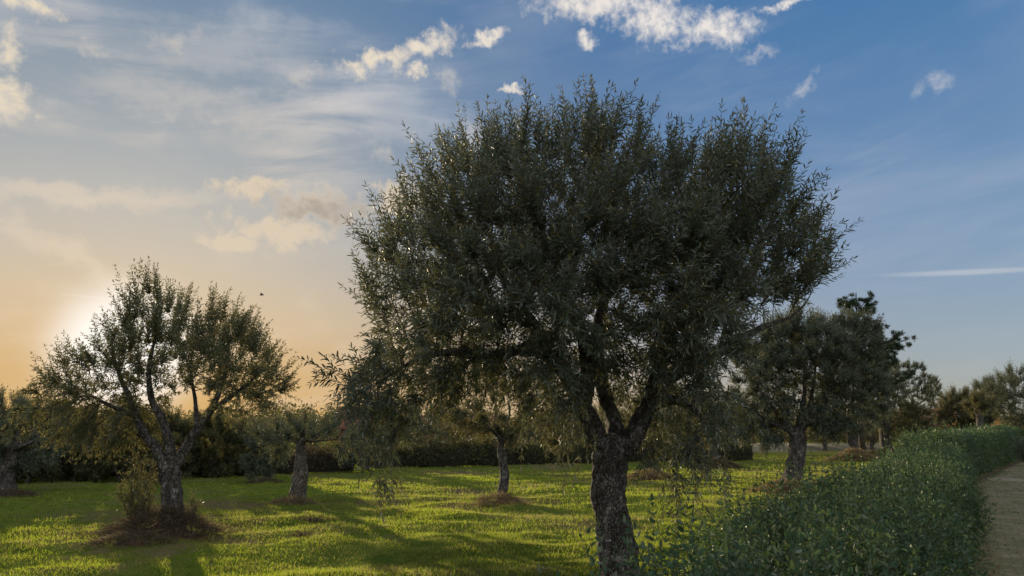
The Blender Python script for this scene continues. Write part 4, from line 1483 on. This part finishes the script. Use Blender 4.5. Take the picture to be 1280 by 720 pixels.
hA = at_depth(456, 545, 66)
house('brown house with tiled gable roof glimpsed through the hanging left side of the big crown', (hA[0], hA[1], 0), 4.6, 4.6, 2.5, 1.7, R(12), RENDER_WALL, TILE)
hB = at_depth(1160, 545, 92)
house('house with pinkish red tiled roof glimpsed right of the olive row', (hB[0] + .5, hB[1], 0), 6.0, 6.0, 2.9, 2.1, R(-30), WHITE, PINK_TILE)
hC = at_depth(611, 545, 70)
house('house with brown tiled roof glimpsed behind the slim young olive', (hC[0] - 3, hC[1], 0), 7.0, 6.0, 2.2, 1.3, R(5), RENDER_WALL, TILE, chimney=False)


def shed():
    q = at_depth(1222, 545, 72)
    root = thing('shed', 'low ochre shed with dark flat roof above the far hedge', 'shed', (q[0], q[1], 0))
    root.rotation_euler = (0, 0, R(-18))
    b = Bag()
    b.box((-1.8, -1.5, 0), (1.8, 1.5, 3.75))
    b.make('wall', [OCHRE], root)
    r_ = Bag()
    r_.box((-2.1, -1.9, 3.75), (2.1, 1.8, 4.1))
    r_.make('roof', [DARKWOOD], root)
    p = Bag()
    p.box((-2.05, -1.85, 0), (-1.87, -1.67, 3.75))
    p.make('post', [WHITE], root)


shed()

HILL = plain_mat('hazy_hill_slope', (0.20, 0.21, 0.21), (0.27, 0.27, 0.26), .004, 1.0, 0)  # the haze of distance is painted in as pale grey


def hills():
    rng = rng_of(9)
    V, n, m_ = [], 120, 14
    for i in range(n):
        az = -75 + 150 * i / (n - 1)
        prof = 150 * math.exp(-((az + 45) / 9.5) ** 2) + 45 + 45 * float(fbm(np.array([az * .12]), np.array([.5]), 4)[0])
        for j in range(m_):
            f = j / (m_ - 1)
            d = 2900 + f * 1500
            z = prof * math.sin(f * math.pi / 2) ** 1.2 * (1 + .15 * float(fbm(np.array([az * .5]), np.array([f * 3]), 3)[0]))
            V.append([math.sin(R(az)) * d, math.cos(R(az)) * d, z - 2])
    k = (np.arange(n - 1)[:, None] * m_ + np.arange(m_ - 1)[None]).ravel()
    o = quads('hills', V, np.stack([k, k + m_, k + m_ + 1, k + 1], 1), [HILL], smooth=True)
    tag(o, 'far hill on the left horizon, haze painted into its pale colour', 'hill', kind='structure')


hills()


def far_wood():
    rng = rng_of(15)
    b = Bag()
    n = 230
    az = np.linspace(R(-55), R(52), n) + rng.normal(size=n) * .01
    d = rng.uniform(100, 150, n)
    for a, q in zip(az, d):
        c = np.array([math.sin(a) * q, math.cos(a) * q, 0])
        h = rng.uniform(3.6, 6.2) * (1.0 if a < .2 else 1.0)
        r0 = rng.uniform(2.0, 3.6)
        k = 330
        P = c + unit(rng.normal(size=(k, 3))) * rng.uniform(.4, 1, (k, 1)) * [r0, r0, h * .5] + [0, 0, h * .55]
        P[:, 2] = np.maximum(P[:, 2], .2)
        leaves(b, P, rng.normal(size=(k, 3)) + [0, 0, .4], rng.uniform(.4, .9, k), .38, rng, 0)
    o = b.make('far_wood', [SHRUB])
    tag(o, 'distant belt of trees along the horizon', 'wood', kind='stuff')


far_wood()

# a grey shrub standing at the path's right-hand edge far away
def grey_shrub():
    rng = rng_of(66)
    c = at_depth(1283, 575, 38)
    c[2] = 0.0
    root = thing('shrub', 'grey leaved shrub at the right edge where the path ends', 'shrub', c)
    b = Bag()
    k = 7
    T = c + np.stack([rng.normal(size=k) * .3, rng.normal(size=k) * .3, rng.uniform(.8, 1.5, k)], 1)
    prisms(b, np.repeat(c[None], k, 0), T, np.full(k, .03), np.full(k, .01), 0, 5)
    b.make('stem', [TWIG], root, c)
    lb = Bag()
    n = 420
    P = c + unit(rng.normal(size=(n, 3))) * rng.uniform(.3, 1, (n, 1)) * [.6, .6, .85] + [0, 0, .85]
    P[:, 2] = np.maximum(P[:, 2], .05)
    shoots(lb, P, rng.normal(size=(n, 3)) + [0, 0, .6], rng.uniform(.15, .3, n), rng, .1, .035, .06, False, 0, (0, 0, 0))
    lb.make('foliage', [OLIVE, TWIG], root, c)


grey_shrub()


def bird():
    c = at_depth(327, 369, 60)
    b = Bag()
    body = smooth_path([(-.18, 0, 0), (0, 0, .03), (.2, 0, 0)], 8)
    bark_tube(b, body + c, np.array([.01, .04, .06, .065, .06, .045, .03, .008]), 8, rng_of(1), 0, 0)
    for sy in (-1, 1):
        V = np.array([[-.08, 0, .03], [.1, 0, .03], [.08, sy * .22, .16], [-.05, sy * .22, .15], [.0, sy * .5, .10], [-.08, sy * .5, .09]]) + c
        b.add(V, [[0, 1, 2, 3], [3, 2, 4, 5]], 0)
    o = b.make('bird', [DARKWOOD], None, c)
    o.location = c
    tag(o, 'tiny dark bird flying right of the left olive crown', 'bird')


bird()
